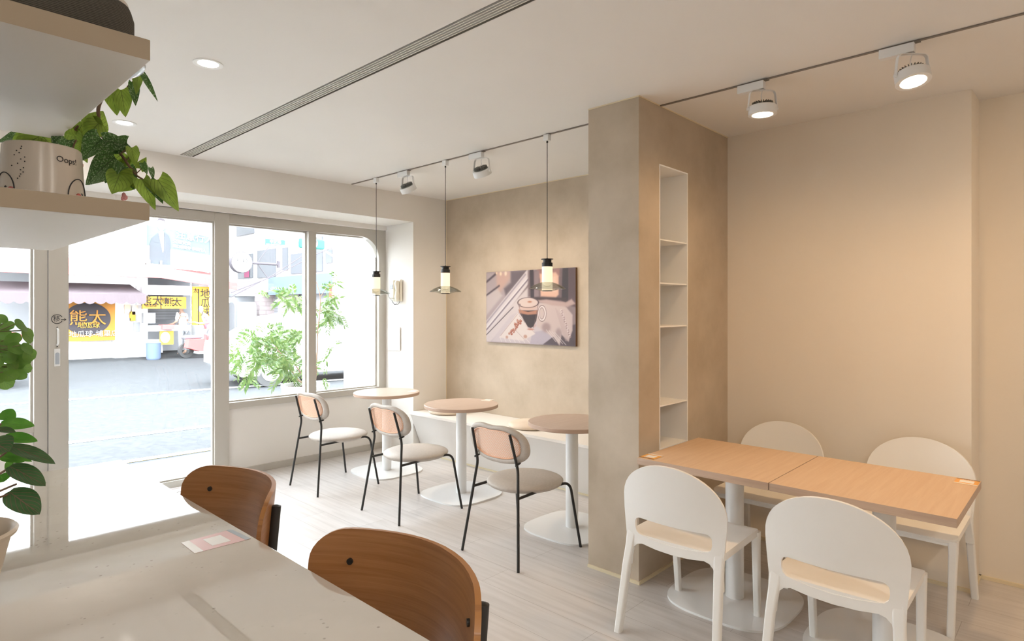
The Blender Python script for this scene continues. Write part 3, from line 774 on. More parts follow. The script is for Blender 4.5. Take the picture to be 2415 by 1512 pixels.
# rectangular oak tables pushed end to end
def oak_table(y0, y1, lab, col):
    t = thing('oak_table', lab, 'table', (3.09, (y0 + y1) / 2, 0), 0, 'square oak tables pushed together')
    h = (y1 - y0) / 2
    bm = B(); box(bm, -.34, .34, -h, h, .695, .730, .002)
    for f in bm.faces: f.material_index = 0 if f.normal.z > .5 else 1
    bm.normal_update()
    for f in bm.faces: f.material_index = 0 if f.normal.z > .5 else 1
    link('tabletop', bm, None, t, mats=[M['oak_warm'], M['oak_edge']])
    cx = col[0] - 3.09; cy = col[1] - (y0 + y1) / 2
    bm = B(); cyl(bm, (cx, cy, .008), (cx, cy, .69), .0455, 40); box(bm, cx - .12, cx + .12, cy - .12, cy + .12, .684, .6945, .003); link('column', bm, M['white_metal'], t)
    bm = B(); prism(bm, superell(.31, .30, 3.2, 72, cx, cy), 0, .011, .004); link('base_plate', bm, M['white_metal'], t)
oak_table(1.039, 1.708, 'square oak table standing next to the pillar between white chairs', (3.106, 1.345))
oak_table(.357, 1.036, 'square oak table further right, its end nearest the alcove step', (3.095, .665))

# moulded white chairs, facing +X at the origin
def white_chair():
    t = thing('white_chair', '', 'chair', (0, 0, 0), 0, 'white moulded plastic chairs')
    th = .012
    # backrest with its two stiles in one sheet (a = y, b = z)
    hw = .250
    def W(z):   # half width of the outer outline
        if z < .60: return .232 + (hw - .232) * min(1, max(0, (z - .40) / .18))
        u = min(1, (z - .60) / .200); return hw * (1 - u ** 2.15) ** .5
    zs = [.44, .48, .52, .56, .60, .63, .66, .69, .715, .735, .752, .767, .779, .788, .794, .798]
    ih = .186
    half = [(0.0, .800)] + [(W(z), z) for z in zs[::-1]] + [(.235, .38), (.239, .30), (.203, .30), (.200, .355), (.192, .385), (.175, .402), (.150, .408), (.08, .398), (0.0, .394),
            (0.0, .432), (.08, .436), (.14, .444), (.168, .450), (.181, .462), (ih, .480), (ih, .50)] + \
           [(ih - .026 + .026 * math.cos(R(a)), .502 + .026 * math.sin(R(a))) for a in range(10, 91, 16)] + [(.08, .526), (0.0, .524)]
    def disp(a, b):
        x = -.222 - (b - .44) * .17 + .55 * a * a * min(1, max(0, (b - .40) / .2)) + .01 - (.030 * min(1, (.44 - b) / .14) if b < .44 else 0)
        return (x, a, b)
    bm = sheet([half, [(-a, b) for a, b in half[::-1]]], .022, disp, th, .004)
    soften(link('backrest', bm, M['white_plastic'], t, smooth=50), .0045)
    # seat
    def sd(a, b):
        r = min(1, (a / .24) ** 2); q = max(0, 1 - (b / .22) ** 2) * max(0, 1 - ((a + .02) / .24) ** 2)
        z = .434 - .012 * q - (.012 * max(0, (a - .19) / .06) ** 2 if a > .19 else 0)
        return (a, b, z)
    poly = rrect(-.206, .252, -.228, .228, .045)
    bm = sheet(poly, .03, sd, .016, .005)
    soften(link('seat', bm, M['white_plastic'], t, smooth=50), .005)
    # apron under the seat rim: rear bar hanging in a shallow curve, side and front rails
    bm = B()
    for s in (-1, 1): obox(bm, (-.20, s * .217, .426), (.235, s * .217, .424), .014, .024)
    obox(bm, (.238, -.20, .419), (.238, .20, .419), .014, .026)
    bmesh.ops.recalc_face_normals(bm, faces=bm.faces[:])
    link('seat_frame', bm, M['white_plastic'], t, smooth=50)
    def leg(a, b, c, w0, t0, w1, t1, name):
        bm = B(); rows = []
        ps = [Vector(a), Vector(b), Vector(c)]; sz = [(w0, t0), ((w0 * .55 + w1 * .45), (t0 * .55 + t1 * .45)), (w1, t1)]
        if name == 'rear_leg': ps.append(Vector((-.201, c[1] + .004 * (1 if c[1] > 0 else -1), .50))); sz.append((.03, .006))
        for p, (w, d) in zip(ps, sz):
            q = rrect(-d / 2, d / 2, -w / 2, w / 2, min(w, d) * .25, 3)
            rows.append([bm.verts.new((p.x + x, p.y + y, p.z)) for x, y in q])
        for A, Bq in zip(rows, rows[1:]):
            for k in range(len(A)): bm.faces.new((A[k], A[(k+1) % len(A)], Bq[(k+1) % len(A)], Bq[k]))
        bm.faces.new(rows[0][::-1]); bm.faces.new(rows[-1]); bmesh.ops.recalc_face_normals(bm, faces=bm.faces[:])
        link(name, bm, M['white_plastic'], t, smooth=50)
    for s in (-1, 1):
        leg((-.283, s * .234, 0), (-.229, s * .2205, .30), (-.1925, s * .211, .446), .032, .036, .043, .030, 'rear_leg')
        leg((.272, s * .206, 0), (.245, s * .210, .30), (.233, s * .212, .432), .030, .030, .040, .038, 'front_leg')
    return t
wc = white_chair()
wc.location = (2.705, 1.375, 0); wc.rotation_euler = (0, 0, R(2)); wc['label'] = 'white moulded chair with its back to us beside the pillar'
dup(wc, (2.705, .708, 0), R(1), 'white moulded chair with its back to us, nearest the bottom right corner')
dup(wc, (3.655, 1.385, 0), R(180), 'white moulded chair against the wall behind the left oak table')
dup(wc, (3.675, .672, 0), R(180), 'white moulded chair against the wall at the right end of the oak tables')

# high counter in pale quartz
CT = 1.0
CE, CF = .588, 2.335
t = thing('counter', 'high counter with a glossy speckled pale quartz top in the foreground', 'counter', (0, 1.3, 0))
bm = B(); box(bm, XL + .01, CE, .30 - 1.3, CF - 1.3, CT - .03, CT, .002); link('countertop', bm, M['quartz'], t)
bm = B(); box(bm, XL + .01, .12, .45 - 1.3, CF - .35 - 1.3, 0.0, CT - .03); link('counter_body', bm, M['wall_paint'], t)
# menu strip lying on the counter
t = thing('order_card', 'faded pink order card lying at the edge of the quartz counter', 'card', (.52, 1.373, CT), R(0), 'order cards on the tables')
a = [atZ(u, v, CT) for u, v in ((427, 1281), (459, 1306), (592, 1271), (545, 1249))]
def quad(p, q, r_, s, z):
    bm = B(); lo = [bm.verts.new((v.x - .52, v.y - 1.373, z)) for v in (p, q, r_, s)]; hi = [bm.verts.new((v.x - .52, v.y - 1.373, z + .0003)) for v in (p, q, r_, s)]
    bm.faces.new(lo[::-1]); bm.faces.new(hi)
    for k in range(4): bm.faces.new((lo[k], lo[(k+1) % 4], hi[(k+1) % 4], hi[k]))
    bmesh.ops.recalc_face_normals(bm, faces=bm.faces[:]); return bm
def lerp4(u0, u1, v0, v1):
    f = lambda u, v: (a[0].lerp(a[3], u)).lerp(a[1].lerp(a[2], u), v)
    return f(u0, v0), f(u0, v1), f(u1, v1), f(u1, v0)
link('card', quad(*lerp4(0, 1, 0, 1), .0003), M['pink_print'], t)
link('white_strip', quad(*lerp4(0, .15, 0, 1), .0006), M['white_print'], t)
link('top_band', quad(*lerp4(.90, 1, 0, 1), .0006), M['bluegrey_print'], t)
link('white_panel', quad(*lerp4(.36, .70, .2, .8), .0006), M['white_print'], t)

# bar chairs at the counter
def bar_chair():
    t = thing('bar_chair', '', 'bar chair', (0, 0, 0), 0, 'walnut backed bar chairs')
    def disp(a, b):
        return (.080 - 2.0 * a * a + (b - .96) * .10, a, b)
    poly = []
    top = lambda y: 1.066 - .16 * (abs(y) / .235) ** 4 * .16
    pts = rrect(-.237, .237, .845, 1.067, .062, 8)
    bm = sheet(pts, .03, disp, .010, .003)
    bm.normal_update()
    for f in bm.faces: f.material_index = 0
    for f in bm.faces:
        c = f.calc_center_median(); n = f.normal
        ed = min(.237 - abs(c.y), 1.067 - c.z, c.z - .845)
        if abs(n.x) < .6 and ed < .012: f.material_index = 1
    link('backrest', bm, None, t, smooth=50, mats=[M['walnut'], M['ply_edge']])
    for s in (-1, 1):
        bm = B(); q = Vector(disp(s * .172, 1.005)); nrm = Vector((-1, -s * .69 * 1, 0)).normalized()
        cyl(bm, q + nrm * -.004, q + nrm * .0045, .0062, 20); link('bolt', bm, M['black_metal'], t)
        bm = B(); pp = [Vector(disp(s * .180, z)) + Vector((.0195, s * .004, 0)) for z in (1.035, 1.031, 1.022, .96, .86)] + [Vector((.030, s * .19, .70))]
        pp = smooth_path(pp, .04); tube(bm, pp, .012, 14, radii=[.004, .008] + [.0115] * (len(pp) - 2)); link('back_upright', bm, M['black_metal'], t)
    bm = sheet(rrect(-.33, .05, -.19, .19, .07), .04, lambda x, y: (x, y, .715 - .012 * (1 - (y / .19) ** 2)), .012, .003); link('seat', bm, M['walnut'], t)
    for sx, sy in ((-1, -1), (-1, 1), (1, -1), (1, 1)):
        bm = B(); tube(bm, [(-.14 + sx * .13, sy * .15, .70), (-.14 + sx * .19, sy * .20, 0)], .011, 12); link('leg', bm, M['black_metal'], t)
    for s in (-1, 1):
        bm = B(); tube(bm, [(-.14 - .171, s * .184, .22), (-.14 + .171, s * .184, .22)], .008, 10); link('foot_rail', bm, M['black_metal'], t)
    bm = B(); tube(bm, [(-.311, -.184, .22), (-.311, .184, .22)], .008, 10); link('foot_rail', bm, M['black_metal'], t)
    return t
bc = bar_chair(); bc.location = (.632, .885, 0); bc['label'] = 'walnut bar chair back at the quartz counter, the one nearer the camera'
dup(bc, (.632, 1.590, 0), R(0), 'walnut bar chair back at the quartz counter, the one nearer the window')

# canvas picture: the print is computed as vertex colours of a fine flat grid
def picture():
    Wd, Hd = 1.115, .692
    t = thing('canvas_picture', 'canvas print of a glass cup of coffee on the stucco wall', 'picture', (4.298, 3.829, 1.515))
    link('canvas', box(B(), -.025, 0, -Wd / 2, Wd / 2, -Hd / 2, Hd / 2, .002), M['brown_print'], t)
    nx, ny = 330, 205
    U, V = np.meshgrid(np.linspace(0, 1, nx), np.linspace(0, 1, ny)); V = 1 - V   # u right, v down (0 top)
    A = Wd / Hd; X = U * A; Y = V
    img = np.zeros((ny, nx, 3)) + np.array([150, 132, 136.])
    def sm(d, w): return 1 / (1 + np.exp(np.clip(d / (w * .45), -30, 30)))
    def put(mask, c): 
        global _
        img[:] = img * (1 - mask[..., None]) + np.array(c, float) * mask[..., None]
    def poly(pts, c, w=.006, op=1):
        pts = [(x * A, y) for x, y in pts]; n = len(pts)
        inside = np.zeros_like(X, bool); dist = np.full_like(X, 9.)
        for i in range(n):
            (x1, y1), (x2, y2) = pts[i], pts[(i + 1) % n]
            cond = ((y1 > Y) != (y2 > Y)); 
            with np.errstate(divide='ignore', invalid='ignore'): xi = (x2 - x1) * (Y - y1) / (y2 - y1 + 1e-12) + x1
            inside ^= cond & (X < xi)
            L2 = (x2 - x1) ** 2 + (y2 - y1) ** 2; tt = np.clip(((X - x1) * (x2 - x1) + (Y - y1) * (y2 - y1)) / max(L2, 1e-9), 0, 1)
            dist = np.minimum(dist, np.hypot(X - x1 - tt * (x2 - x1), Y - y1 - tt * (y2 - y1)))
        put(sm(np.where(inside, -dist, dist), w) * op, c)
    def line(p, q, wd, c, w=.003, op=1):
        x1, y1 = p[0] * A, p[1]; x2, y2 = q[0] * A, q[1]; L2 = (x2 - x1) ** 2 + (y2 - y1) ** 2
        tt = np.clip(((X - x1) * (x2 - x1) + (Y - y1) * (y2 - y1)) / L2, 0, 1)
        put(sm(np.hypot(X - x1 - tt * (x2 - x1), Y - y1 - tt * (y2 - y1)) - wd, w) * op, c)
    def ell(cx, cy, rx, ry, c, w=.004, ring_=None, op=1):
        d = (np.sqrt(((X - cx * A) / (rx * A)) ** 2 + ((Y - cy) / ry) ** 2) - 1) * min(rx * A, ry)
        if ring_: d = np.abs(d) - ring_
        put(sm(d, w) * op, c)
    # window on the left, blurred
    poly([(0, 0), (.47, 0), (0, .80)], (188, 172, 176), .02)
    poly([(.12, 0), (.30, 0), (.30, .10), (.14, .34)], (214, 178, 166), .03)
    poly([(.30, 0), (.48, 0), (.48, .05), (.24, .34), (.22, .24), (.30, .16)], (112, 98, 106), .02)
    poly([(0, .30), (.14, .24), (.20, .34), (0, .62)], (214, 200, 200), .02)
    line((0, .14), (.13, .02), .015, (86, 72, 82), .01); line((0, .33), (.16, .20), .012, (84, 70, 78), .01)
    ell(.13, .02, .012, .02, (255, 222, 190), .01); ell(.18, .03, .012, .025, (255, 232, 205), .01); ell(.24, .03, .014, .03, (255, 235, 215), .01)
    # white window frame band running up the diagonal
    poly([(0, .70), (.50, -.02), (.62, -.02), (.60, .04), (0, .97)], (232, 222, 226), .008)
    line((0, .73), (.47, .06), .012, (178, 166, 178), .008); line((0, .83), (.50, .13), .010, (140, 126, 140), .006); line((0, .80), (.50, .10), .006, (245, 240, 242), .004)
    poly([(0, .86), (.56, .16), (.62, .3), (.38, .62), (.05, 1.0), (0, 1.0)], (226, 214, 216), .010)
    line((0, .90), (.33, .50), .006, (92, 78, 88), .004)
    # background right: dark frames, peach lamp
    poly([(.50, 0), (1, 0), (1, .45), (.60, .42), (.50, .36)], (120, 100, 104), .02)
    poly([(.60, 0), (.84, 0), (.84, .10), (.60, .12)], (168, 124, 120), .015)
    poly([(.52, 0), (.56, 0), (.57, .40), (.53, .38)], (66, 54, 62), .006)
    poly([(.57, .02), (.62, .02), (.62, .36), (.57, .38)], (150, 130, 134), .008)
    poly([(.63, .06), (.80, .05), (.83, .10), (.83, .34), (.80, .38), (.64, .36)], (243, 196, 172), .012)
    poly([(.66, .10), (.80, .10), (.80, .30), (.68, .30)], (250, 214, 192), .02)
    poly([(.87, 0), (.93, 0), (.93, .46), (.86, .42)], (64, 54, 60), .008)
    poly([(.93, 0), (1, 0), (1, .50), (.93, .48)], (98, 78, 84), .012)
    line((.56, .385), (.90, .40), .018, (74, 58, 62), .010)
    # sill, dark floor to the lower right
    poly([(.05, 1), (.30, .62), (.60, .44), (.80, .46), (.80, 1)], (216, 204, 210), .012)
    poly([(.62, 1), (.76, .80), (1, .72), (1, 1)], (90, 76, 84), .010)
    poly([(.55, .84), (.78, .78), (.80, .86), (.66, 1.0), (.52, 1.0)], (196, 186, 200), .006)
    # knitted blanket
    poly([(.60, .46), (.72, .44), (.88, .46), (.97, .60), (.97, .80), (.93, .94), (.86, .86), (.84, 1.0), (.78, .90), (.60, .76)], (219, 199, 196), .010)
    poly([(.58, .42), (.70, .40), (.90, .44), (.96, .40), (1, .46), (.92, .50), (.76, .48)], (206, 178, 172), .012)
    for i in range(26):
        f = i / 25; ell(.855 + .09 * f + .004 * math.sin(i * 2.1), .54 + .34 * f, .008, .012, (176, 150, 152) if i % 2 else (240, 226, 224), .003)
    for i in range(5): line((.80 + .02 * i, .52 + .03 * i), (.90 + .008 * i, .93), .004, (198, 174, 172), .008, .7)
    ell(.70, .77, .045, .06, (158, 134, 134), .02, op=.7); ell(.83, .84, .03, .06, (150, 130, 132), .02, op=.6)
    for i in range(4): line((.70 + .03 * i, .80 + .01 * i), (.80 + .035 * i, .95 + .012 * i), .0035, (232, 220, 220), .003)
    # folded cloth under the cup
    poly([(.38, .58), (.55, .78), (.58, .86), (.44, .96), (.16, .93), (.22, .84)], (238, 226, 222), .006)
    line((.38, .60), (.18, .90), .003, (188, 160, 156), .003); line((.40, .62), (.57, .84), .004, (200, 178, 176), .003); line((.34, .80), (.46, .94), .003, (196, 172, 168), .003)
    for i in range(7): line((.17 + .05 * i, .92), (.19 + .055 * i, .985), .004, (240, 232, 230), .003)
    ell(.47, .90, .02, .025, (206, 164, 146), .006); ell(.255, .92, .015, .02, (206, 164, 150), .006)
    # cup
    ell(.535, .745, .05, .035, (206, 168, 158), .008)
    poly([(.385, .42), (.615, .42), (.612, .56), (.595, .68), (.560, .775), (.53, .80), (.50, .79), (.46, .70), (.40, .56)], (222, 200, 198), .004)
    poly([(.395, .545), (.607, .545), (.592, .68), (.558, .765), (.53, .78), (.50, .77), (.46, .69), (.405, .58)], (56, 38, 40), .004)
    poly([(.392, .53), (.50, .565), (.607, .54), (.600, .595), (.50, .605), (.40, .585)], (196, 138, 112), .006)
    ell(.500, .50, .103, .045, (228, 196, 184), .005); ell(.495, .435, .108, .062, (236, 214, 206), .006)
    ell(.500, .440, .116, .068, (96, 76, 78), .0025, ring_=.0035); ell(.520, .43, .022, .012, (196, 130, 104), .006); ell(.405, .475, .012, .02, (150, 128, 130), .006)
    line((.386, .45), (.46, .71), .003, (140, 120, 122), .002); line((.616, .45), (.56, .78), .003, (120, 96, 98), .002)
    ell(.655, .585, .036, .092, (244, 232, 230), .003, ring_=.012); ell(.655, .585, .045, .105, (120, 98, 100), .002, ring_=.003); ell(.652, .585, .026, .075, (120, 98, 100), .002, ring_=.002)
    ell(.53, .80, .035, .012, (198, 140, 124), .004)
    # copper berries
    rnd = random.Random(3)
    for i in range(34):
        f = rnd.random(); x = .29 + .12 * f + rnd.uniform(-.02, .02); y = .88 - .20 * f + rnd.uniform(-.03, .03)
        ell(x, y, .010, .016, (176, 104, 84), .003); ell(x - .002, y - .004, .004, .006, (246, 206, 184), .002)
    lo = img / 255.0; col = np.where(lo <= .04045, lo / 12.92, ((lo + .055) / 1.055) ** 2.4) * .66
    bm = B(); cl = bm.loops.layers.float_color.new('Print')
    vs = [[bm.verts.new((-.0256, Wd / 2 - i / (nx - 1) * Wd, (V[j, i] * -1 + .5) * Hd)) for i in range(nx)] for j in range(ny)]
    for j in range(ny - 1):
        for i in range(nx - 1):
            f = bm.faces.new((vs[j][i], vs[j][i+1], vs[j+1][i+1], vs[j+1][i]))
            for l, (jj, ii) in zip(f.loops, ((j, i), (j, i+1), (j+1, i+1), (j+1, i))): l[cl] = (*col[jj, ii], 1)
    m = mat('print_surface', (1, 1, 1), .55); n_, l_, b_ = nodes(m); at = n_.new('ShaderNodeVertexColor'); at.layer_name = 'Print'; l_.new(at.outputs[0], b_.inputs['Base Color'])
    bm.normal_update()
    if bm.faces[:][0].normal.x > 0: bmesh.ops.reverse_faces(bm, faces=bm.faces[:])
    link('print', bm, m, t)
picture()

# wall phone and access panel on the pier
t = thing('wall_phone', 'cream wall intercom phone on the pier beside the rounded window', 'intercom', (3.868, 5.29, 1.69))
bm = B(); box(bm, -.030, -.004, -.075, .075, -.115, .115, .010, 3); link('back_box', bm, M['cream_plastic'], t)
bm = B(); box(bm, -.066, -.028, .0, .078, -.085, .110, .012, 3); link('front_panel', bm, M['cream_plastic'], t)
bm = B(); box(bm, -.069, -.064, .008, .070, .012, .062, .003); kp = link('key_panel', bm, M['grey_panel'], t)
bm = B()
for i in range(3):
    for j in range(2): box(bm, -.072, -.068, .014 + i * .019, .026 + i * .019, .020 + j * .02, .030 + j * .02, .001)
link('key', bm, M['key_white'], kp)
bm = B()
tube(bm, [(-.050, -.045, .10), (-.058, -.045, .07), (-.050, -.045, .0), (-.054, -.045, -.07), (-.052, -.045, -.105)], .02, 14, radii=[.018, .026, .017, .028, .018]); link('handset', bm, M['cream_plastic'], t)
bm = B()
tube(bm, smooth_path([(-.05, .075, -.02), (-.06, .105, -.03), (-.05, .10, -.075), (-.045, .06, -.10), (-.055, .03, -.13), (-.045, -.01, -.150), (-.04, -.05, -.145), (-.03, -.06, -.115)], .02), .0022, 6)
tube(bm, smooth_path([(-.04, .05, -.10), (-.06, .02, -.12), (-.05, .0, -.155), (-.03, -.01, -.13)], .02), .002, 6); link('cord', bm, M['black_metal'], t)
bm = B()
pl = [(3.868 + (y - 5.03) * 0.0, y) for y in (5.257, 5.468)]
o = link('access_panel', box(B(), 3.858, 3.866, 5.257, 5.468, 1.058, 1.305, .001), M['wall_paint']); tag(o, 'flush square access panel in the pier below the wall phone', 'access panel')

# things in the niche
t = thing('printed_box', 'small orange printed carton standing on the niche shelf', 'box', (3.175, 1.99, .946))
link('carton', box(B(), -.035, .035, -.03, .03, 0, .165, .001), M['orange_print'], t)
link('top_band', box(B(), -.0355, .0355, -.0305, .0305, .115, .1655), M['bluegrey_print'], t)
bm = B(); cyl(bm, (.01, -.030, .135), (.01, -.0315, .135), .022, 24); link('round_mark', bm, M['white_print'], t)
bm = B()
for i in range(3):
    for x in (-.015, .018): cyl(bm, (x, -.030, .085 - i * .03), (x, -.0312, .085 - i * .03), .009, 12)
link('printed_dots', bm, M['brown_print'], t)
bm = B(); lathe(bm, [(0, 0), (.03, .0), (.045, .03), (.052, .07), (.04, .11), (.022, .125), (.024, .14), (.018, .14), (0, .12)], 32)
tag(link('vase', bm, M['cushion_fabric'], loc=(3.135, 1.975, 1.902)), 'small cream vase on the highest niche shelf, mostly hidden', 'vase')

# ================================================================== SHELVES AND PLANTS
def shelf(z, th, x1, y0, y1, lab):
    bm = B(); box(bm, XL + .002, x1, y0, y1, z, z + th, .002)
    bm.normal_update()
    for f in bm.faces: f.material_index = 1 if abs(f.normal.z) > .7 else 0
    o = link('hanging_shelf', bm, None, mats=[M['shelf_fascia_shaded'], M['shelf_white']]); tag(o, lab, 'shelf', 'shelves above the counter'); return o
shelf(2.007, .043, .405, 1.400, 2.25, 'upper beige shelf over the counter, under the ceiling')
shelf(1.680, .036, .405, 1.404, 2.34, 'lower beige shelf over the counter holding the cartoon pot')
bm = B(); box(bm, -.35, .393, 1.425, 1.518, 1.90, 2.140, .044, 8); bmesh.ops.bisect_plane(bm, geom=bm.verts[:] + bm.edges[:] + bm.faces[:], plane_co=(0, 0, 2.0515), plane_no=(0, 0, -1), clear_outer=True); bmesh.ops.holes_fill(bm, edges=[e for e in bm.edges if e.is_boundary])
t = thing('speaker', 'dark grey fabric covered speaker lying on the upper shelf', 'speaker', (0, 0, 0))
link('fabric_body', bm, M['speaker_fabric'], t)

def leaf(bm, uvl, base, tip, width, nrm, shape='heart', curl=.12, fold=.18, mi=0, asym=0.0, nu=8, nv=12):
    base = Vector(base); tip = Vector(tip); ax = tip - base; L = ax.length; y = ax / L
    n = Vector(nrm); n = (n - y * n.dot(y)); n = n.normalized() if n.length > 1e-5 else y.orthogonal().normalized(); x = y.cross(n)
    rows = []
    for j in range(nv + 1):
        v = j / nv
        if shape == 'heart': w = (max(0, math.sin(PI * min(1, v * .93 + .07) ** .62))) ** .75 * (1 - .35 * v)
        elif shape == 'round': w = max(0, 1 - (2 * v - 1) ** 2) ** .5
        elif shape == 'lance': w = (math.sin(PI * v ** .8)) ** .9
        else: w = max(0, math.sin(PI * (v * .96 + .04) ** .8)) ** .7
        if v > .999: w = 0.004
        row = []
        for i in range(nu + 1):
            u = -1 + 2 * i / nu; hw = width / 2 * w * (1 + asym * (1 if u > 0 else -1))
            back = -(.13 * L * (abs(u) ** 1.5) * max(0, 1 - v * 3)) if shape == 'heart' else 0
            p = base + y * (v * L + back) + x * (u * hw) + n * (fold * abs(u) * hw - curl * L * (v ** 2) + .012 * width * math.sin(9 * v + 4 * u))
            row.append(bm.verts.new(p))
        rows.append(row)
    for j in range(nv):
        for i in range(nu):
            f = bm.faces.new((rows[j][i], rows[j][i+1], rows[j+1][i+1], rows[j+1][i])); f.material_index = mi
            for l, (jj, ii) in zip(f.loops, ((j, i), (j, i+1), (j+1, i+1), (j+1, i))): l[uvl].uv = (-1 + 2 * ii / nu, jj / nv)
def new_leaves():
    bm = B(); return bm, bm.loops.layers.uv.new('UVMap')

# cartoon pot
t = thing('plant_pot', 'white pot with cartoon faces and a handwritten word on the lower shelf', 'pot', (.303, 1.864, 1.716))
pz = -1.716
bm = B(); lathe(bm, [(0, 0), (.080, 0), (.088, .004), (.079, .172), (.076, .176), (.072, .172), (.072, .150), (0, .150)], 64); link('pot', bm, M['pot_white'], t)
bm = B(); lathe(bm, [(0, .145), (.072, .151)], 24); link('soil', bm, M['soil'], t)
tocam = math.atan2(0 - 1.864, 0 - .303)
def on_pot(a, z): r = .0885 - .009 * z / .172 + .0008; return Vector((r * math.cos(tocam + a), r * math.sin(tocam + a), z))
def pot_line(pts, r, name, m):
    bm = B(); tube(bm, [on_pot(a, z) for a, z in pts], r, 6); link(name, bm, m, t)
for ca, sg in ((-1.05, 1), (1.0, 1)):
    pot_line([(ca + .40 * math.cos(R(k)) * 1.0, .055 + .046 * math.sin(R(k))) for k in range(-25, 206, 11)], .0013, 'drawn_outline', M['ink'])
    bm = B(); c = on_pot(ca + .12, .066); cyl(bm, c * .997, c + Vector((c.x, c.y, 0)).normalized() * .0006, .003, 12); link('drawn_eye', bm, M['ink'], t)
    bm = B(); c = on_pot(ca + (.30 if ca < 0 else -.05) , .052); dd = Vector((c.x, c.y, 0)).normalized(); b2 = B(); cyl(b2, (0, 0, -.002), (0, 0, .0008), .010, 20)
    xform(b2, Matrix.Translation(c) @ dd.to_track_quat('Z', 'Y').to_matrix().to_4x4() @ Matrix.Diagonal((1, 1.4, 1, 1))); join(bm, b2); link('drawn_cheek', bm, M['cheek_red'], t)
    pot_line([(ca + .02 + k * .045, .030 - .0009 * k * (6 - k)) for k in range(7)], .001, 'drawn_smile', M['ink'])
bm = B(); rd = random.Random(5)
for i in range(16):
    a = -.62 + rd.uniform(-.18, .18) + .02 * i * .3; z = .085 + .005 * i; c = on_pot(a, z); cyl(bm, c * .998, c + Vector((c.x, c.y, 0)).normalized() * .0006, .0014, 8)
link('drawn_dots', bm, M['ink'], t)
tb = text_bm('Oops!', .020, Matrix.Identity(4), .0002)
for v in tb.verts:
    a = .62 + v.co.x / .082; p = on_pot(a, .140 + v.co.y); v.co = p + Vector((p.x, p.y, 0)).normalized() * v.co.z
link('lettering', tb, M['ink'], t, smooth=None)

# trailing begonia on the upper shelf; leaf list: base px, tip px, width px, depth, material, asymmetry
t = thing('trailing_begonia', 'trailing begonia with speckled leaves hanging from a pot on the upper shelf', 'plant', (.33, 2.08, 2.05))
O = Vector((-.33, -2.08, -2.05))
bm = B(); lathe(bm, [(0, 0.0), (.106, .0), (.126, .012), (.129, .020), (.124, .020), (.108, .006), (0, .006)], 48, c=(.006, -.42, .001)); link('saucer', bm, M['saucer_grey'], t)
bm = B(); lathe(bm, [(0, .008), (.075, .008), (.095, .15), (.090, .15), (.072, .03), (0, .03)], 40, c=(.006, -.42, .001)); link('pot', bm, M['pot_white'], t)
bm, uvl = new_leaves()
LV = [
 # bx, by, tx, ty, w, depth, kind(0 light,1 dark)
 (325,168,322,222,26,1.62,0),(338,176,372,236,16,1.62,1),(316,196,320,250,26,1.64,1),(285,212,298,276,46,1.66,0),(262,216,276,272,44,1.68,0),
 (215,300,244,262,62,1.72,0),(232,292,196,330,52,1.70,0),(196,290,180,318,44,1.74,0),(215,286,247,310,44,1.71,0),
 (240,328,188,378,62,1.60,1),(242,330,308,344,56,1.60,1),(300,338,228,356,48,1.62,1),
 (272,372,190,434,76,1.58,1),(262,380,248,432,60,1.62,1),(292,360,238,400,50,1.64,0),(284,405,330,360,42,1.66,0),
 (282,412,264,456,62,1.58,0),(318,420,264,452,54,1.60,0),(310,348,318,388,30,1.60,0),(336,384,348,412,18,1.58,1),(356,396,362,424,14,1.58,1),
 (336,424,366,494,42,1.56,0),(372,424,420,496,54,1.55,0),(350,428,384,476,34,1.57,1),(372,446,384,478,26,1.58,0),(300,394,316,446,40,1.62,1),
 (176,320,206,384,40,1.68,0),(176,330,186,296,44,1.74,0),(160,330,150,372,36,1.66,1),(150,322,118,352,46,1.80,1),(190,330,212,300,30,1.78,0),
 (90,316,16,386,66,1.86,0),(60,318,-10,332,44,1.90,1),(100,322,148,366,52,1.86,0),(140,330,184,372,40,1.84,0),(92,322,28,360,60,1.84,0),
 (196,342,182,372,30,1.62,0),(330,398,344,372,24,1.6,0)]
rd = random.Random(11)
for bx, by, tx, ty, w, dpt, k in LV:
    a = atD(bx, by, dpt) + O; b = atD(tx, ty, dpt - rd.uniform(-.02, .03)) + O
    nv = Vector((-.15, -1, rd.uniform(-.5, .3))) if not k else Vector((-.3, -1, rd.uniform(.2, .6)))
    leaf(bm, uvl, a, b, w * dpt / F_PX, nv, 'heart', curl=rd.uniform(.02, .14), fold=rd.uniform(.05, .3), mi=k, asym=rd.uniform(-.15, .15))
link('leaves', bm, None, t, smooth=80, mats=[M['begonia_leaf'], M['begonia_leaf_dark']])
bm = B()
def stem(pts, r0, r1, dpt):
    P = [atD(u, v, dpt) + O for u, v in pts]; P = smooth_path(P, .02, 3); n = len(P)
    tube(bm, P, r0, 8, radii=[r0 + (r1 - r0) * i / (n - 1) for i in range(n)])
stem([(262,200),(236,240),(231,258),(233,280),(238,318),(250,334)], .0052, .004, 1.72)
stem([(250,334),(285,362),(306,394),(318,412),(345,428),(372,440)], .004, .0018, 1.62)
stem([(285,362),(300,350),(306,372),(296,380)], .0018, .0015, 1.61); stem([(306,394),(318,400),(322,412)], .0015, .0012, 1.6)
stem([(318,412),(332,400),(338,390)], .0014, .001, 1.6); stem([(330,418),(334,434),(322,440)], .0014, .001, 1.6)
stem([(180,330),(170,350),(180,372),(186,384)], .002, .0015, 1.66); stem([(100,300),(95,320),(60,330)], .003, .002, 1.86); stem([(330,160),(318,190),(300,205)], .003, .002, 1.64)
stem([(185,296),(176,306),(182,308)], .003, .002, 1.74)
link('stems', bm, M['stem_brown'], t)
bm = B()
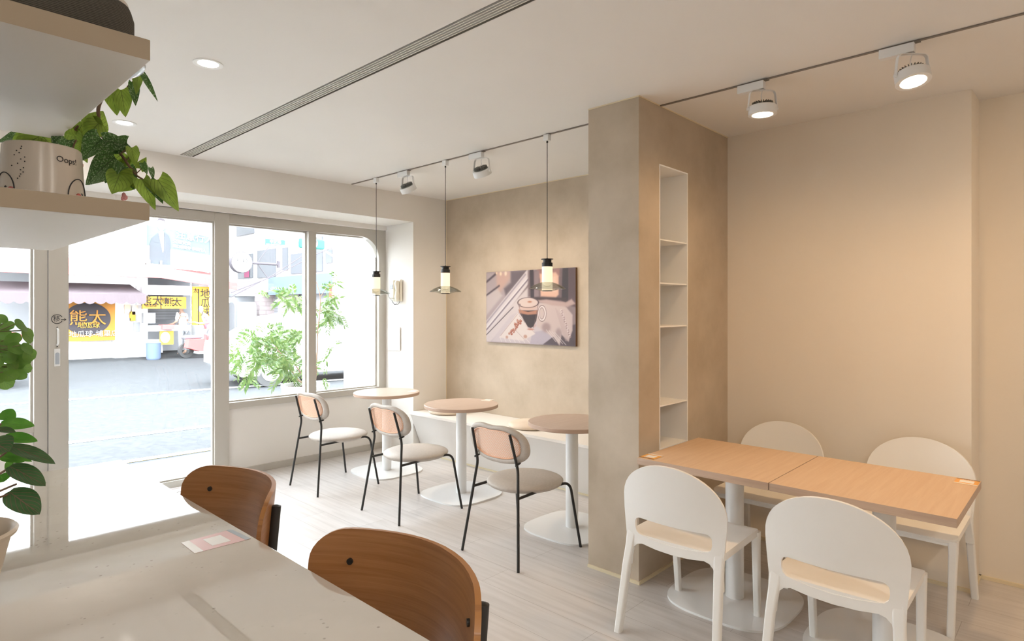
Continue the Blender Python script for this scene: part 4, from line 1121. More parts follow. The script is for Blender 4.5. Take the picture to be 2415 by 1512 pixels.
for u, v in ((292, 460), (296, 466), (290, 468), (186, 386), (192, 390), (180, 386)):
    c = atD(u, v, 1.6) + O; b2 = B(); bmesh.ops.create_icosphere(b2, subdivisions=1, radius=.0055); xform(b2, Matrix.Translation(c) @ Matrix.Diagonal((1, 1, 1.4, 1))); join(bm, b2)
link('flowers', bm, M['flower_pink'], t)

# potted aroid on the counter
t = thing('potted_aroid', 'potted plant with big dark veined leaves in a beige pot on the counter', 'plant', (.085, 1.30, CT))
O = Vector((-.085, -1.30, -CT))
bm = B(); lathe(bm, [(0, .0), (.050, .0), (.056, .01), (.084, .130), (.092, .137), (.094, .142), (.090, .146), (.084, .142), (.078, .128), (.05, .03), (0, .03)], 56); link('pot', bm, M['pot_beige'], t)
bm = B(); lathe(bm, [(0, .112), (.076, .110)], 24); link('soil', bm, M['soil'], t)
bm, uvl = new_leaves()
LV = [(20,1160,95,1208,60,1.12,1),(22,1100,108,1140,46,1.14,1),(20,1052,130,1086,36,1.16,1),(10,1030,86,1036,30,1.20,0),(0,1000,78,1000,34,1.28,0),(0,975,36,984,34,1.30,0),
      (0,1066,74,1084,20,1.2,0),(0,1076,56,1086,24,1.2,0),(0,1120,10,1136,40,1.2,0),(-20,1040,22,1062,60,1.1,1),(-10,1012,36,1016,20,1.15,1),(30,1090,10,1112,20,1.2,0)]
for bx, by, tx, ty, w, dpt, k in LV:
    a = atD(bx, by, dpt) + O; b = atD(tx, ty, dpt) + O
    leaf(bm, uvl, a, b, w * dpt / F_PX * 1.1, Vector((-.1, -.55, .9)) if k else Vector((0, -.7, .6)), 'oval', curl=.10, fold=.15, mi=k, nu=10, nv=16)
link('leaves', bm, None, t, smooth=80, mats=[M['monstera_leaf'], M['dark_leaf']])
bm = B()
for (u0, v0), (u1, v1), dpt in (((0,1220),(22,1165),1.12),((-10,1190),(24,1102),1.15),((-20,1180),(22,1060),1.17),((-10,1170),(10,1040),1.2),((-15,1170),(2,1000),1.26),((-10,1190),(38,1142),1.14)):
    p0 = Vector((.0 + u0 * .0005, .0, .11)); p1 = atD(u1, v1, dpt) + O; tube(bm, smooth_path([p0, p0.lerp(p1, .5) + Vector((-.01, 0, .03)), p1], .05), .002, 8)
link('stems', bm, M['stem_brown'], t)

# round leaved plant further back on the counter
t = thing('round_leaved_plant', 'bright green plant with small round leaves in front of the left window', 'plant', (-.03, 1.95, CT))
O = Vector((.03, -1.95, -CT))
bm = B(); lathe(bm, [(0, .0), (.060, .0), (.080, .14), (.085, .145), (.078, .145), (.072, .12), (0, .12)], 48); link('pot', bm, M['pot_white'], t)
bm, uvl = new_leaves(); st = B(); rd = random.Random(21)
hub = [Vector((.0, 0, .12)), Vector((.10, -.05, .36))]
tube(st, smooth_path([hub[0], Vector((.02, -.0, .28)), Vector((.07, -.03, .40))], .05), .003, 8)
pts = [(4,752,22),(20,768,20),(50,768,30),(66,792,32),(8,792,28),(-4,770,26),(64,822,26),(70,838,26),(52,838,28),(30,800,30),(38,822,28),(12,822,30),(2,842,30),(22,842,26),(40,860,28),(56,865,30),(30,862,26),(10,872,28),(22,886,30),(14,902,28),(46,884,26),(-6,892,26),(34,846,24),(58,850,22),(0,812,26),(-10,852,28)]
for u, v, w in pts:
    dpt = 1.36 + rd.uniform(-.05, .05); c = atD(u, v, dpt) + O; r = w * dpt / F_PX * .62
    dr = Vector((rd.uniform(.2, 1), rd.uniform(-.4, .2), rd.uniform(-.5, .1))).normalized()
    leaf(bm, uvl, c - dr * r, c + dr * r, 2 * r, Vector((rd.uniform(-.3, .3), -.8, rd.uniform(.1, .9))), 'round', curl=.08, fold=.1, nu=6, nv=8)
    q = Vector((.05 + rd.uniform(-.03, .03), -.02, .30 + rd.uniform(-.05, .12)))
    tube(st, smooth_path([q, q.lerp(c - dr * r, .5) + Vector((0, 0, .015)), c - dr * r], .03, 3), .0012, 6)
link('leaves', bm, M['round_leaf'], t, smooth=80); link('stems', st, M['stem_green'], t)

# ================================================================== THE STREET
mottled('asphalt', (0.030, 0.0315, 0.033), (0.044, 0.046, 0.048), 14, 0.95, detail=8, spec=0.12)
mat('road_white', (0.72, 0.72, 0.72), 0.7); mat('road_yellow', (0.74, 0.60, 0.28), 0.7)
mottled('pavement', (0.07, 0.07, 0.069), (0.09, 0.09, 0.088), 6, 0.9, spec=0.15)
mat('out_white', (0.80, 0.80, 0.80), 0.6, spec=0.12); mat('out_grey', (0.36, 0.37, 0.385), 0.6, spec=0.12); mat('out_mid', (0.22, 0.225, 0.235), 0.6, spec=0.12)
mat('out_dark', (0.11, 0.11, 0.12), 0.5, spec=0.12); mat('awning_red', (0.50, 0.085, 0.08), 0.6, spec=0.12); mat('awning_mauve', (0.16, 0.13, 0.14), 0.7, spec=0.12)
mat('sign_yellow', (0.46, 0.25, 0.035), 0.5, spec=0.12); mat('sign_amber', (0.40, 0.17, 0.03), 0.5, spec=0.12); mat('sign_blue', (0.075, 0.10, 0.15), 0.5, spec=0.12)
mat('board_teal', (0.075, 0.098, 0.102), 0.5, spec=0.12); mat('suit_blue', (0.055, 0.063, 0.07), 0.6, spec=0.12); mat('hair_dark', (0.045, 0.04, 0.045), 0.6, spec=0.12); mat('skin', (0.55, 0.36, 0.27), 0.5, spec=0.12)
mat('out_window', (0.075, 0.08, 0.087), 0.2, spec=0.12); mat('curtain_red', (0.22, 0.05, 0.10), 0.7, spec=0.12); mat('sign_green', (0.02, 0.11, 0.085), 0.5, spec=0.12)
mat('lamp_red', (0.20, 0.012, 0.01), 0.6, emit=(1, .10, .07), es=.6, spec=.1); mat('car_paint', (0.42, 0.43, 0.44), 0.25, coat=.5); mat('tail_red', (0.35, 0.03, 0.03), 0.3); mat('pink_cloth', (0.52, 0.16, 0.20), 0.8)
mat('rubber', (0.03, 0.03, 0.03), 0.8); mat('sign_ink', (0.022, 0.022, 0.024), 0.7, spec=0.1); mat('concrete_pale', (0.34, 0.335, 0.32), 0.8)
def tiles(name, c1, c2, mortar, w, h, ms=.012):
    m = mat(name, c1, .6); n, l, b = nodes(m)
    tc = n.new('ShaderNodeTexCoord'); sep = n.new('ShaderNodeSeparateXYZ'); cb = n.new('ShaderNodeCombineXYZ'); ad = n.new('ShaderNodeMath'); ad.operation = 'ADD'
    br = n.new('ShaderNodeTexBrick'); br.inputs['Scale'].default_value = 1; br.inputs['Brick Width'].default_value = w; br.inputs['Row Height'].default_value = h; br.inputs['Mortar Size'].default_value = ms
    br.inputs['Color1'].default_value = (*c1, 1); br.inputs['Color2'].default_value = (*c2, 1); br.inputs['Mortar'].default_value = (*mortar, 1)
    l.new(tc.outputs['Object'], sep.inputs[0]); l.new(sep.outputs[0], ad.inputs[0]); l.new(sep.outputs[1], ad.inputs[1]); l.new(ad.outputs[0], cb.inputs[0]); l.new(sep.outputs[2], cb.inputs[1])
    l.new(cb.outputs[0], br.inputs['Vector']); l.new(br.outputs['Color'], b.inputs['Base Color'])
tiles('tiles_white', (.34, .33, .33), (.38, .37, .37), (.20, .19, .19), .5, .16); tiles('tiles_pink', (.27, .225, .225), (.30, .25, .25), (.19, .155, .155), .5, .16)
tiles('siding', (.42, .42, .42), (.42, .42, .42), (.14, .14, .14), 40, .19, .014); tiles('shutter', (.24, .245, .26), (.24, .245, .26), (.14, .145, .15), 40, .10, .014)

GZ = -0.10
bm = B(); box(bm, -40, 60, 5.70, 60, GZ - .1, GZ); struct('street', bm, M['asphalt'])
bm = B(); box(bm, -14, 16, 5.70, 6.95, GZ, GZ + .05, .01); struct('pavement', bm, M['pavement'])
def stripe(name, p, q, w, m):
    bm = B(); p = Vector(p).to_3d(); q = Vector(q).to_3d(); d = (q - p).normalized(); n = Vector((-d.y, d.x, 0)) * w / 2
    vs = [bm.verts.new((*(p + n * s).xy, GZ + .004)) for s in (1, -1)] + [bm.verts.new((*(q + n * s).xy, GZ + .004)) for s in (-1, 1)]
    bm.faces.new(vs); lo = bmesh.ops.extrude_face_region(bm, geom=bm.faces[:]); bmesh.ops.translate(bm, verts=[v for v in lo['geom'] if isinstance(v, bmesh.types.BMVert)], vec=(0, 0, .004)); bmesh.ops.recalc_face_normals(bm, faces=bm.faces[:])
    return struct(name, bm, m)
stripe('road_line', (-12, 7.95), (14, 6.75), .12, M['road_yellow'])
stripe('road_line', (-12, 10.05), (20, 7.25), .16, M['road_white'])
stripe('road_line', (-12, 15.2), (30, 8.9), .18, M['road_white'])
# short white wing wall outside the rounded window
bm = B(); box(bm, 3.905, 4.42, 5.70, 6.42, GZ, 3.4); struct('wall_wing', bm, M['out_white'])
bm = B(); box(bm, -8, 12, 5.72, 7.1, 3.0, 3.12); struct('ceiling_canopy', bm, M['out_white']) if False else bm.free()

# planter with a sapling
pc = Vector((3.42, 6.42, 0))
t = thing('potted_sapling', 'feathery young tree in a pale round planter outside the right window', 'tree', (pc.x, pc.y, GZ + .05))
O = -Vector((pc.x, pc.y, GZ + .05))
bm = B(); lathe(bm, [(0, 0), (.20, 0), (.225, .05), (.255, .665), (.262, .672), (.262, .70), (.245, .70), (.235, .665), (.22, .60), (0, .60)], 56); link('planter', bm, M['concrete_pale'], t)
bm = B(); lathe(bm, [(0, .655), (.234, .650)], 32); rdx = random.Random(2)
for _ in range(40):
    a = rdx.uniform(0, 6.28); r = rdx.uniform(0, .2); b2 = B(); bmesh.ops.create_icosphere(b2, subdivisions=1, radius=rdx.uniform(.008, .02)); xform(b2, Matrix.Translation((r * math.cos(a), r * math.sin(a), .66))); join(bm, b2)
link('soil', bm, M['soil'], t)
DS = (pc - CAM).dot(fwv)
def sp(u, v, dd=0): return atD(u, v, DS + dd) + O
bm = B()
def branch(pts, r0, r1):
    P = smooth_path([sp(*p) for p in pts], .06, 4); n = len(P); tube(bm, P, r0, 8, radii=[r0 + (r1 - r0) * i / (n - 1) for i in range(n)])
branch([(733, 912), (700, 896), (684, 866), (676, 846), (658, 830), (640, 800)], .010, .005)
branch([(733, 910), (712, 884), (696, 860), (684, 842), (672, 826)], .009, .005)
branch([(742, 912), (746, 880), (748, 820), (749, 780), (754, 742), (756, 700), (745, 660), (720, 640)], .009, .004)
branch([(754, 742), (740, 724), (722, 712), (700, 700)], .005, .003); branch([(756, 735), (775, 715), (790, 700)], .005, .003); branch([(756, 700), (775, 670), (790, 645)], .004, .002)
branch([(696, 862), (706, 848), (722, 826)], .004, .002); branch([(658, 830), (630, 815), (600, 812), (570, 830)], .004, .002); branch([(640, 800), (626, 776), (614, 762)], .004, .002)
branch([(665, 838), (640, 856), (612, 868), (586, 878)], .003, .0015)
link('branches', bm, M['stem_brown'], t)
bm, uvl = new_leaves(); rd = random.Random(31)
def frond(u, v, ang, Lp, dd, spread=1.0):
    """compound leaf: stalk from pixel (u,v), drooping, with paired narrow leaflets"""
    k = rd.randint(9, 12); a0 = R(ang)
    for i in range(1, k + 1):
        f = i / k; uu = u + Lp * f * math.cos(a0); vv = v - Lp * f * math.sin(a0) + Lp * .35 * f * f
        for s in (-1, 1):
            ll = Lp * .42 * (1 - .45 * abs(f - .45)) * spread; an = a0 + s * R(58 - 20 * f)
            p = sp(uu, vv, dd); q = sp(uu + ll * math.cos(an), vv - ll * math.sin(an) + ll * .28, dd + rd.uniform(-.03, .03))
            leaf(bm, uvl, p, q, ll * .25 * DS / F_PX, Vector((rd.uniform(-.6, .6), -1, rd.uniform(-.2, 1))), 'lance', curl=.1, fold=.1, nu=2, nv=3)
CL = [(610, 800), (585, 815), (600, 830), (640, 800), (665, 795), (690, 800), (705, 815), (650, 830), (620, 840), (680, 840), (700, 850), (640, 860), (575, 840), (660, 870), (715, 790), (630, 780), (690, 870), (715, 865), (605, 855), (565, 825)]
for cu, cv in CL:
    for _ in range(4): frond(cu + rd.uniform(-10, 10), cv + rd.uniform(-8, 8), rd.uniform(0, 360), rd.uniform(26, 46), rd.uniform(-.25, .25))
for cu, cv, n_, sz in ((775, 690, 4, 30), (790, 735, 5, 34), (770, 730, 4, 34), (760, 760, 3, 28), (690, 698, 5, 34), (668, 705, 4, 28), (722, 712, 4, 28), (790, 660, 3, 24), (765, 845, 3, 24), (795, 700, 3, 28), (600, 768, 4, 22), (570, 870, 3, 26), (560, 880, 2, 26), (780, 820, 3, 22), (762, 885, 2, 22), (585, 900, 2, 22), (655, 690, 3, 26), (615, 690, 2, 20), (715, 912, 1, 20)):
    for _ in range(n_): frond(cu + rd.uniform(-8, 8), cv + rd.uniform(-8, 8), rd.uniform(0, 360), sz, rd.uniform(-.2, .2))
link('leaves', bm, M['sapling_leaf'], t, smooth=80)

# ---- corner building with the red awning (facade along the far kerb)
YF = 23.0
def P_(u, v, Y=YF): return atY(u, v, Y)
def rect(bm, u0, v0, u1, v1, Y, d=.1, mi=0):
    a = P_(u0, v0, Y); b = P_(u1, v1, Y); box(bm, min(a.x, b.x), max(a.x, b.x), Y - d, Y, min(a.z, b.z), max(a.z, b.z), mi=mi)
t = thing('corner_shop', 'white corner building opposite with a red awning and shop fronts', 'building', (3, YF, GZ))
def chl(name, bm, m, smooth=40, mats=None, par=None):
    o = link(name, bm, m, None, smooth, mats=mats); p = par or t
    o.parent = p; o.matrix_parent_inverse = Matrix.Translation(-Vector(p.location)); return o
XR = P_(512, 700).x
bm = B(); box(bm, -14, XR, YF + .0, YF + 8, GZ + 2.9, 13.0); chl('upper_wall', bm, M['siding'])
bm = B(); box(bm, -14, XR, YF + 2.6, YF + 8, GZ, GZ + 2.9); chl('rear_wall', bm, M['out_grey'])
bm = B()
for u in (283, 333, 478, 100): x = P_(u, 800).x; box(bm, x - .17, x + .17, YF - .1, YF + .6, GZ, GZ + 3.0)
chl('column', bm, M['out_white'])
bm = B(); box(bm, P_(150, 700).x, P_(283, 700).x, YF + .25, YF + .35, GZ, GZ + 2.9); box(bm, P_(283, 700).x, P_(336, 700).x, YF - .03, YF + .05, GZ, GZ + 2.95); chl('window_wall', bm, M['out_white'])
bm = B()
xa, xb, xc = P_(-60, 620).x, P_(345, 620).x, XR + .1
zt, zb = P_(300, 614).z, P_(300, 655).z
vs = []
for x, zo in ((xa, 0), (xb, -.02), (xc, -.35)):
    vs.append([bm.verts.new((x, YF - .02, zt + zo)), bm.verts.new((x, YF - 1.5, zb + .22 + zo)), bm.verts.new((x, YF - 1.5, zb - .02 + zo)), bm.verts.new((x, YF - 1.46, zb - .02 + zo)), bm.verts.new((x, YF - 1.46, zb + .18 + zo)), bm.verts.new((x, YF - .02, zt - .06 + zo))])
for a, b in zip(vs, vs[1:]):
    for k in range(6): bm.faces.new((a[k], a[(k+1) % 6], b[(k+1) % 6], b[k]))
bm.faces.new(vs[0]); bm.faces.new(vs[-1][::-1]); bmesh.ops.recalc_face_normals(bm, faces=bm.faces[:]); chl('red_awning', bm, M['awning_red'], None)
# mauve awning with a scalloped valance
bm = B(); xa, xb = P_(-60, 680, 21.4).x, P_(345, 700, 21.4).x
zt2, zm, zs = P_(200, 668, 22.9).z, P_(200, 692, 21.4).z, P_(200, 712, 21.4).z
n = 60; top = [bm.verts.new((xa + (xb - xa) * i / n - (.25 if i == n else 0), 22.9, zt2)) for i in range(n + 1)]; mid = [bm.verts.new((xa + (xb - xa) * i / n, 21.4, zm)) for i in range(n + 1)]
bot = [bm.verts.new((xa + (xb - xa) * i / n, 21.38, zs - .07 * abs(math.sin(PI * i / 4)))) for i in range(n + 1)]
for A, Bq in ((top, mid), (mid, bot)):
    for i in range(n): bm.faces.new((A[i], A[i+1], Bq[i+1], Bq[i]))
bmesh.ops.solidify(bm, geom=bm.faces[:], thickness=.02); chl('mauve_awning', bm, M['awning_mauve'], None)
def board(name, u0, v0, u1, v1, Y, m, d=.08): bm = B(); rect(bm, u0, v0, u1, v1, Y, d); return chl(name, bm, m)
def otext(s_, u, v, size, Y, m, name='lettering', par=None):
    p = P_(u, v, Y); tb = text_bm(s_, size, frame_m((p.x, Y - .012, p.z), (1, 0, 0), (0, 0, 1)), .004); o = link(name, tb, m, None, None); pp = par or t
    o.parent = pp; o.matrix_parent_inverse = Matrix.Translation(-Vector(pp.location)) if pp.parent is None else (Matrix.Translation(-Vector(t.location))); return o
# big poster in the shop window
bg_ = board('window_poster', 158, 712, 270, 802, 22.95, M['sign_amber'])
bm = B(); p = P_(207, 752, 22.86); b2 = B(); cyl(b2, (0, 0, -.02), (0, 0, 0), .62, 40); xform(b2, Matrix.Translation(p) @ Matrix.Rotation(R(90), 4, 'X') @ Matrix.Diagonal((1, .82, 1, 1))); join(bm, b2); chl('poster_badge', bm, M['hair_dark'])
otext('熊太', 207, 752, .50, 22.82, M['sign_amber']); otext('地瓜球', 209, 768, .20, 22.82, M['sign_yellow']); otext('地瓜球-埔里店', 222, 788, .21, 22.84, M['out_grey'])
board('shop_sign', 334, 699, 376, 728, 22.4, M['sign_yellow']); otext('熊太', 358, 711, .34, 22.30, M['sign_ink']); otext('地瓜球', 356, 721, .12, 22.30, M['sign_ink'])
board('shop_sign', 379, 700, 437, 728, 22.4, M['sign_yellow']); otext('熊', 399, 714, .32, 22.30, M['sign_ink']); otext('太', 417, 714, .32, 22.30, M['sign_ink'])
bm = B()
for i in range(5): p = P_(381 + i * 3, 702, 22.3); q = P_(386 + i * 3, 716, 22.3); obox(bm, p, q, .02, .01)
chl('sign_stripe', bm, M['sign_ink'])
board('shop_beam', 334, 672, 478, 697, 22.6, M['out_white'])
board('vertical_banner', 453, 676, 492, 766, 22.0, M['sign_yellow'])
for i, c in enumerate('地瓜球'): otext(c, 484, 694 + i * 22, .34, 21.9, M['sign_ink'])
otext('太', 461, 686, .18, 21.9, M['sign_ink'])
bm = B(); x = P_(468, 700, 21.9).x; box(bm, x - .015, x + .015, 21.88, 21.9, P_(468, 766, 21.9).z, P_(468, 682, 21.9).z); chl('banner_line', bm, M['sign_ink'])
bm = B(); box(bm, P_(334, 700).x, P_(470, 700).x, YF + 1.6, YF + 1.7, 1.1, 2.2); chl('shutter', bm, M['shutter'])
for i, (u, v) in enumerate(((300, 728), (300, 760), (312, 745), (322, 770), (318, 730))):
    bm = B(); rect(bm, u - 7, v - 10, u + 7, v + 12, 22.88, .03); chl('menu_poster', bm, M[('skin', 'out_grey', 'sign_yellow', 'out_mid', 'pot_beige')[i]])
# stall counter, bins, crate
ts = thing('food_stall', 'yellow and white street food stall under the red awning', 'stall', (P_(400, 800, 22.2).x, 22.2, GZ))
def sch(name, u0, v0, u1, v1, Y, m, d=.3): bm = B(); rect(bm, u0, v0, u1, v1, Y, d); return chl(name, bm, m, par=ts)
sch('stall_counter', 334, 768, 432, 778, 22.2, M['out_grey'], .7); sch('stall_front', 376, 780, 408, 812, 21.6, M['sign_yellow'], .05); sch('stall_shelf', 334, 800, 372, 830, 22.4, M['out_grey'], .5)
bm = B(); p = P_(390, 796, 21.54); b2 = B(); cyl(b2, (0, 0, -.01), (0, 0, 0), .16, 24); xform(b2, Matrix.Translation(p) @ Matrix.Rotation(R(90), 4, 'X') @ Matrix.Diagonal((.85, 1.1, 1, 1))); join(bm, b2); chl('round_mark', bm, M['pot_beige'], par=ts)
sch('red_tray', 374, 766, 402, 776, 21.7, M['awning_red'], .4); sch('exhaust_pan', 334, 738, 362, 762, 22.6, M['out_mid'], .2)
p = P_(362, 828, 21.4); bm = B(); lathe(bm, [(0, 0), (.17, 0), (.20, .05), (.21, .5), (.22, .52), (.17, .56), (0, .57)], 24); tag(link('barrel', bm, M['sign_blue'], loc=(p.x, 21.4, GZ)), 'pale blue plastic barrel in front of the street food stall', 'barrel')

# billboard on the roof of the awning
t2 = thing('billboard', 'large teal and white billboard with a suited figure above the red awning', 'billboard', (P_(420, 570, 22.5).x, 22.5, 4))
def bc_(name, bm, m, smooth=None): o = link(name, bm, m, None, smooth); o.parent = t2; o.matrix_parent_inverse = Matrix.Translation(-Vector(t2.location)); return o
def tilt(v0, u): return v0 + (u - 345) * .095
YB_ = 22.5
def bpoly(pts, d, m, name):
    bm = B(); P = [P_(u, v, YB_ - d) for u, v in pts]; f = bm.faces.new([bm.verts.new(p) for p in P]); ex = bmesh.ops.extrude_face_region(bm, geom=[f]); bmesh.ops.translate(bm, verts=[v for v in ex['geom'] if isinstance(v, bmesh.types.BMVert)], vec=(0, -.01, 0)); bmesh.ops.recalc_face_normals(bm, faces=bm.faces[:]); bc_(name, bm, m)
bpoly([(343, tilt(500, 343)), (499, tilt(500, 499)), (499, tilt(622, 499)), (343, tilt(622, 343))], -.08, M['out_white'], 'board')
bpoly([(343, tilt(530, 343)), (497, tilt(545, 497)), (497, tilt(588, 497)), (343, tilt(578, 343))], 0, M['board_teal'], 'teal_band')
bm = B()
for a, b in (((341, 500), (341, 624)), ((341, 624), (500, 624 + 15)), ((500, 500), (500, 639))): obox(bm, P_(*a, YB_ - .1), P_(*b, YB_ - .1), .09, .09)
for k in range(6): u = 352 + k * 28; obox(bm, P_(u, tilt(612, u), YB_ - .1), P_(u, tilt(628, u), YB_ - .1), .05, .05)
bc_('frame', bm, M['out_white'])
bpoly([(352, 622), (353, 575), (357, 562), (368, 553), (374, 549), (384, 590), (388, 548), (398, 556), (402, 572), (402, 626)], .02, M['suit_blue'], 'printed_suit')
bpoly([(374, 549), (380, 540), (386, 548), (386, 590), (384, 596)], .03, M['out_white'], 'printed_shirt')
bpoly([(371, 526), (372, 516), (380, 512), (388, 518), (390, 528), (386, 521), (374, 519)], .03, M['hair_dark'], 'printed_hair')
bpoly([(372, 526), (374, 520), (386, 521), (389, 530), (387, 540), (380, 546), (373, 538)], .025, M['skin'], 'printed_face')
for s_, u, v, sz, ro in (('注意行人', 460, 561, .31, 0), ('交通安全', 429, 572, .145, 0), ('路口慢看停 停讓行人', 447, 586, .115, 0), ('行車安全', 440, 538, .27, 0)):
    p = P_(u, v, YB_ - .05); tb = text_bm(s_, sz, frame_m((p.x, YB_ - .06, p.z), (1, 0, -.10), (0.05, 0, 1)), .006); bc_('lettering', tb, M['out_white'] if v > 540 else M['out_grey'])

# ---- tiled building on the far side of the side street
XBD = 10.5
def Q_(u, v, X=XBD): return atX(u, v, X)
t3 = thing('tiled_building', 'pale tiled building with grey windows and a blue hoarding across the side street', 'building', (XBD, 20, GZ))
def c3(name, bm, m, smooth=None): o = link(name, bm, m, None, smooth); o.parent = t3; o.matrix_parent_inverse = Matrix.Translation(-Vector(t3.location)); return o
def yrect(bm, u0, v0, u1, v1, X, d=.1):
    a = Q_(u0, v0, X); b = Q_(u1, v1, X); box(bm, X - d, X, min(a.y, b.y), max(a.y, b.y), min(a.z, b.z), max(a.z, b.z))
ya, yb = Q_(520, 700).y, Q_(900, 700).y
z_floor2 = Q_(620, 690).z; z_top = 12
bm = B(); box(bm, XBD, XBD + 6, yb, ya, z_floor2, z_top); c3('upper_wall', bm, M['tiles_white'])
bm = B(); box(bm, XBD - .05, XBD + .02, Q_(642, 690).y, ya, z_floor2, Q_(600, 662).z); c3('pink_wall', bm, M['tiles_pink'])
bm = B(); box(bm, XBD + .6, XBD + 6, yb, ya, GZ, z_floor2); c3('ground_wall', bm, M['out_grey'])
for a in ((563, 603, 597, 655), (609, 592, 651, 653), (668, 585, 680, 637), (688, 600, 722, 644), (745, 560, 762, 640), (770, 590, 785, 620), (560, 535, 600, 550)):
    bm = B(); yrect(bm, *a, XBD - .0, .04); w_ = c3('window', bm, M['out_window'])
    bm = B(); A_ = Q_(a[0], a[1]); B__ = Q_(a[2], a[3]); y_0, y_1 = min(A_.y, B__.y), max(A_.y, B__.y); z0_, z1_ = min(A_.z, B__.z), max(A_.z, B__.z)
    for f in (0, .34, .67, 1): y = y_0 + (y_1 - y_0) * f; box(bm, XBD - .09, XBD - .03, y - .04, y + .04, z0_, z1_)
    box(bm, XBD - .09, XBD - .03, y_0, y_1, z0_ - .06, z0_ + .03); box(bm, XBD - .09, XBD - .03, y_0, y_1, z1_ - .03, z1_ + .06)
    o = link('window_frame', bm, M['out_white'], None, None); o.parent = w_; o.matrix_parent_inverse = Matrix.Translation(-Vector(t3.location))
bm = B(); yrect(bm, 577, 636, 587, 654, XBD - .05, .02); c3('curtain', bm, M['curtain_red'])
bm = B(); yrect(bm, 640, 655, 830, 690, XBD - .1, .12); c3('blue_hoarding', bm, M['sign_blue'])
bm = B(); yrect(bm, 626, 693, 662, 742, XBD + .55, .06); c3('roller_shutter', bm, M['shutter'])
bm = B()
for u in (612, 668): p = Q_(u, 720, XBD); box(bm, XBD - .1, XBD + .5, p.y - .2, p.y + .2, GZ, z_floor2)
c3('column', bm, M['tiles_pink'])
bm = B(); box(bm, XBD - .4, XBD + .2, Q_(605, 700).y, ya, z_floor2 - .14, z_floor2); c3('awning_beam', bm, M['out_grey'])
for u0 in (568, 588):
    bm = B(); a = Q_(u0, 742, XBD - .4); b = Q_(u0 + 17, 716, XBD - .4); y_0, y_1 = min(a.y, b.y), max(a.y, b.y)
    prism(bm, rrect(y_0, y_1, GZ, max(.6, a.z * .0 + 1.75), .25), 0, .5); xform(bm, Matrix(((0, 0, 1, XBD - .9), (1, 0, 0, 0), (0, 1, 0, 0), (0, 0, 0, 1)))); bmesh.ops.recalc_face_normals(bm, faces=bm.faces[:])
    o = link('utility_cabinet', bm, M['out_grey'], None, 40); tag(o, 'rounded grey utility cabinet under the tiled building, the %s one' % ('left' if u0 == 568 else 'right'), 'cabinet', 'utility cabinets')

# street furniture
def pole_pts(u, v, Y): return atY(u, v, Y)
p0 = pole_pts(797, 720, 15.6)
t = thing('utility_pole', 'white concrete utility pole with a street lamp and cross arm seen through the rounded window', 'pole', (p0.x, 15.6, GZ))
bm = B(); cyl(bm, (0, 0, 0), (0, 0, 4.9), .17, 20, r2=.12); link('pole', bm, M['out_white'], t)
bm = B(); tube(bm, [(-.1, 0, 3.05), (-.45, 0, 3.25), (-1.0, 0, 3.62)], .03, 8); link('lamp_arm', bm, M['out_grey'], t)
bm = B(); obox(bm, (-.42, 0, 3.26), (-.95, 0, 3.62), .16, .07); link('lamp_head', bm, M['out_white'], t)
bm = B(); box(bm, -.24, -.10, -.08, .08, 1.9, 2.3, .01); link('red_box', bm, M['tail_red'], t)
p = atY(745, 578, 15.6); q = atY(640, 565, 15.6)
t = thing('traffic_light', 'horizontal traffic signal with a red light on a long white mast arm', 'traffic light', (p0.x, 15.6, 3.3))
bm = B(); za = atY(760, 582, 15.6).z - 3.3; cyl(bm, (-.1, -.22, za), (atY(640, 572, 15.6).x - p0.x, -.22, za + .1), .05, 12); link('mast_arm', bm, M['out_white'], t)
x0 = atY(690, 577, 15.6).x - p0.x; x1 = atY(750, 577, 15.6).x - p0.x; zl = atY(712, 577, 15.6).z - 3.3
bm = B(); box(bm, x0, x1, -.40, -.28, zl - .13, zl + .13, .05); link('signal_box', bm, M['sign_green'], t)
bm = B(); xl = atY(711, 577, 15.6).x - p0.x; cyl(bm, (xl + .06, -.40, zl), (xl + .06, -.46, zl), .10, 20); link('red_lens', bm, M['lamp_red'], t)
bm = B(); lathe(bm, [(.115, 0), (.115, .16), (.108, .16), (.108, 0)], 24, close=True); xform(bm, Matrix.Translation((xl + .06, -.40, zl)) @ Matrix.Rotation(R(90), 4, 'X')); link('visor', bm, M['out_grey'], t)
t = thing('street_sign', 'green and white street name sign hanging near the traffic signal', 'street sign', (atY(649, 572, 15.1).x, 15.1, atY(649, 572, 15.1).z))
bm = B(); box(bm, -.26, .26, -.015, .015, -.075, .075, .01); link('plate', bm, M['sign_green'], t)
link('lettering', text_bm('中正路', .10, frame_m((0, -.017, .01), (1, 0, 0), (0, 0, 1)), .002), M['out_white'], t, smooth=None)
bm = B(); box(bm, -.24, .24, -.018, -.015, -.062, -.05); link('lower_line', bm, M['out_white'], t)
bm = B(); box(bm, -.02, .02, .0, .04, -.05, .20); link('hanger', bm, M['out_grey'], t)
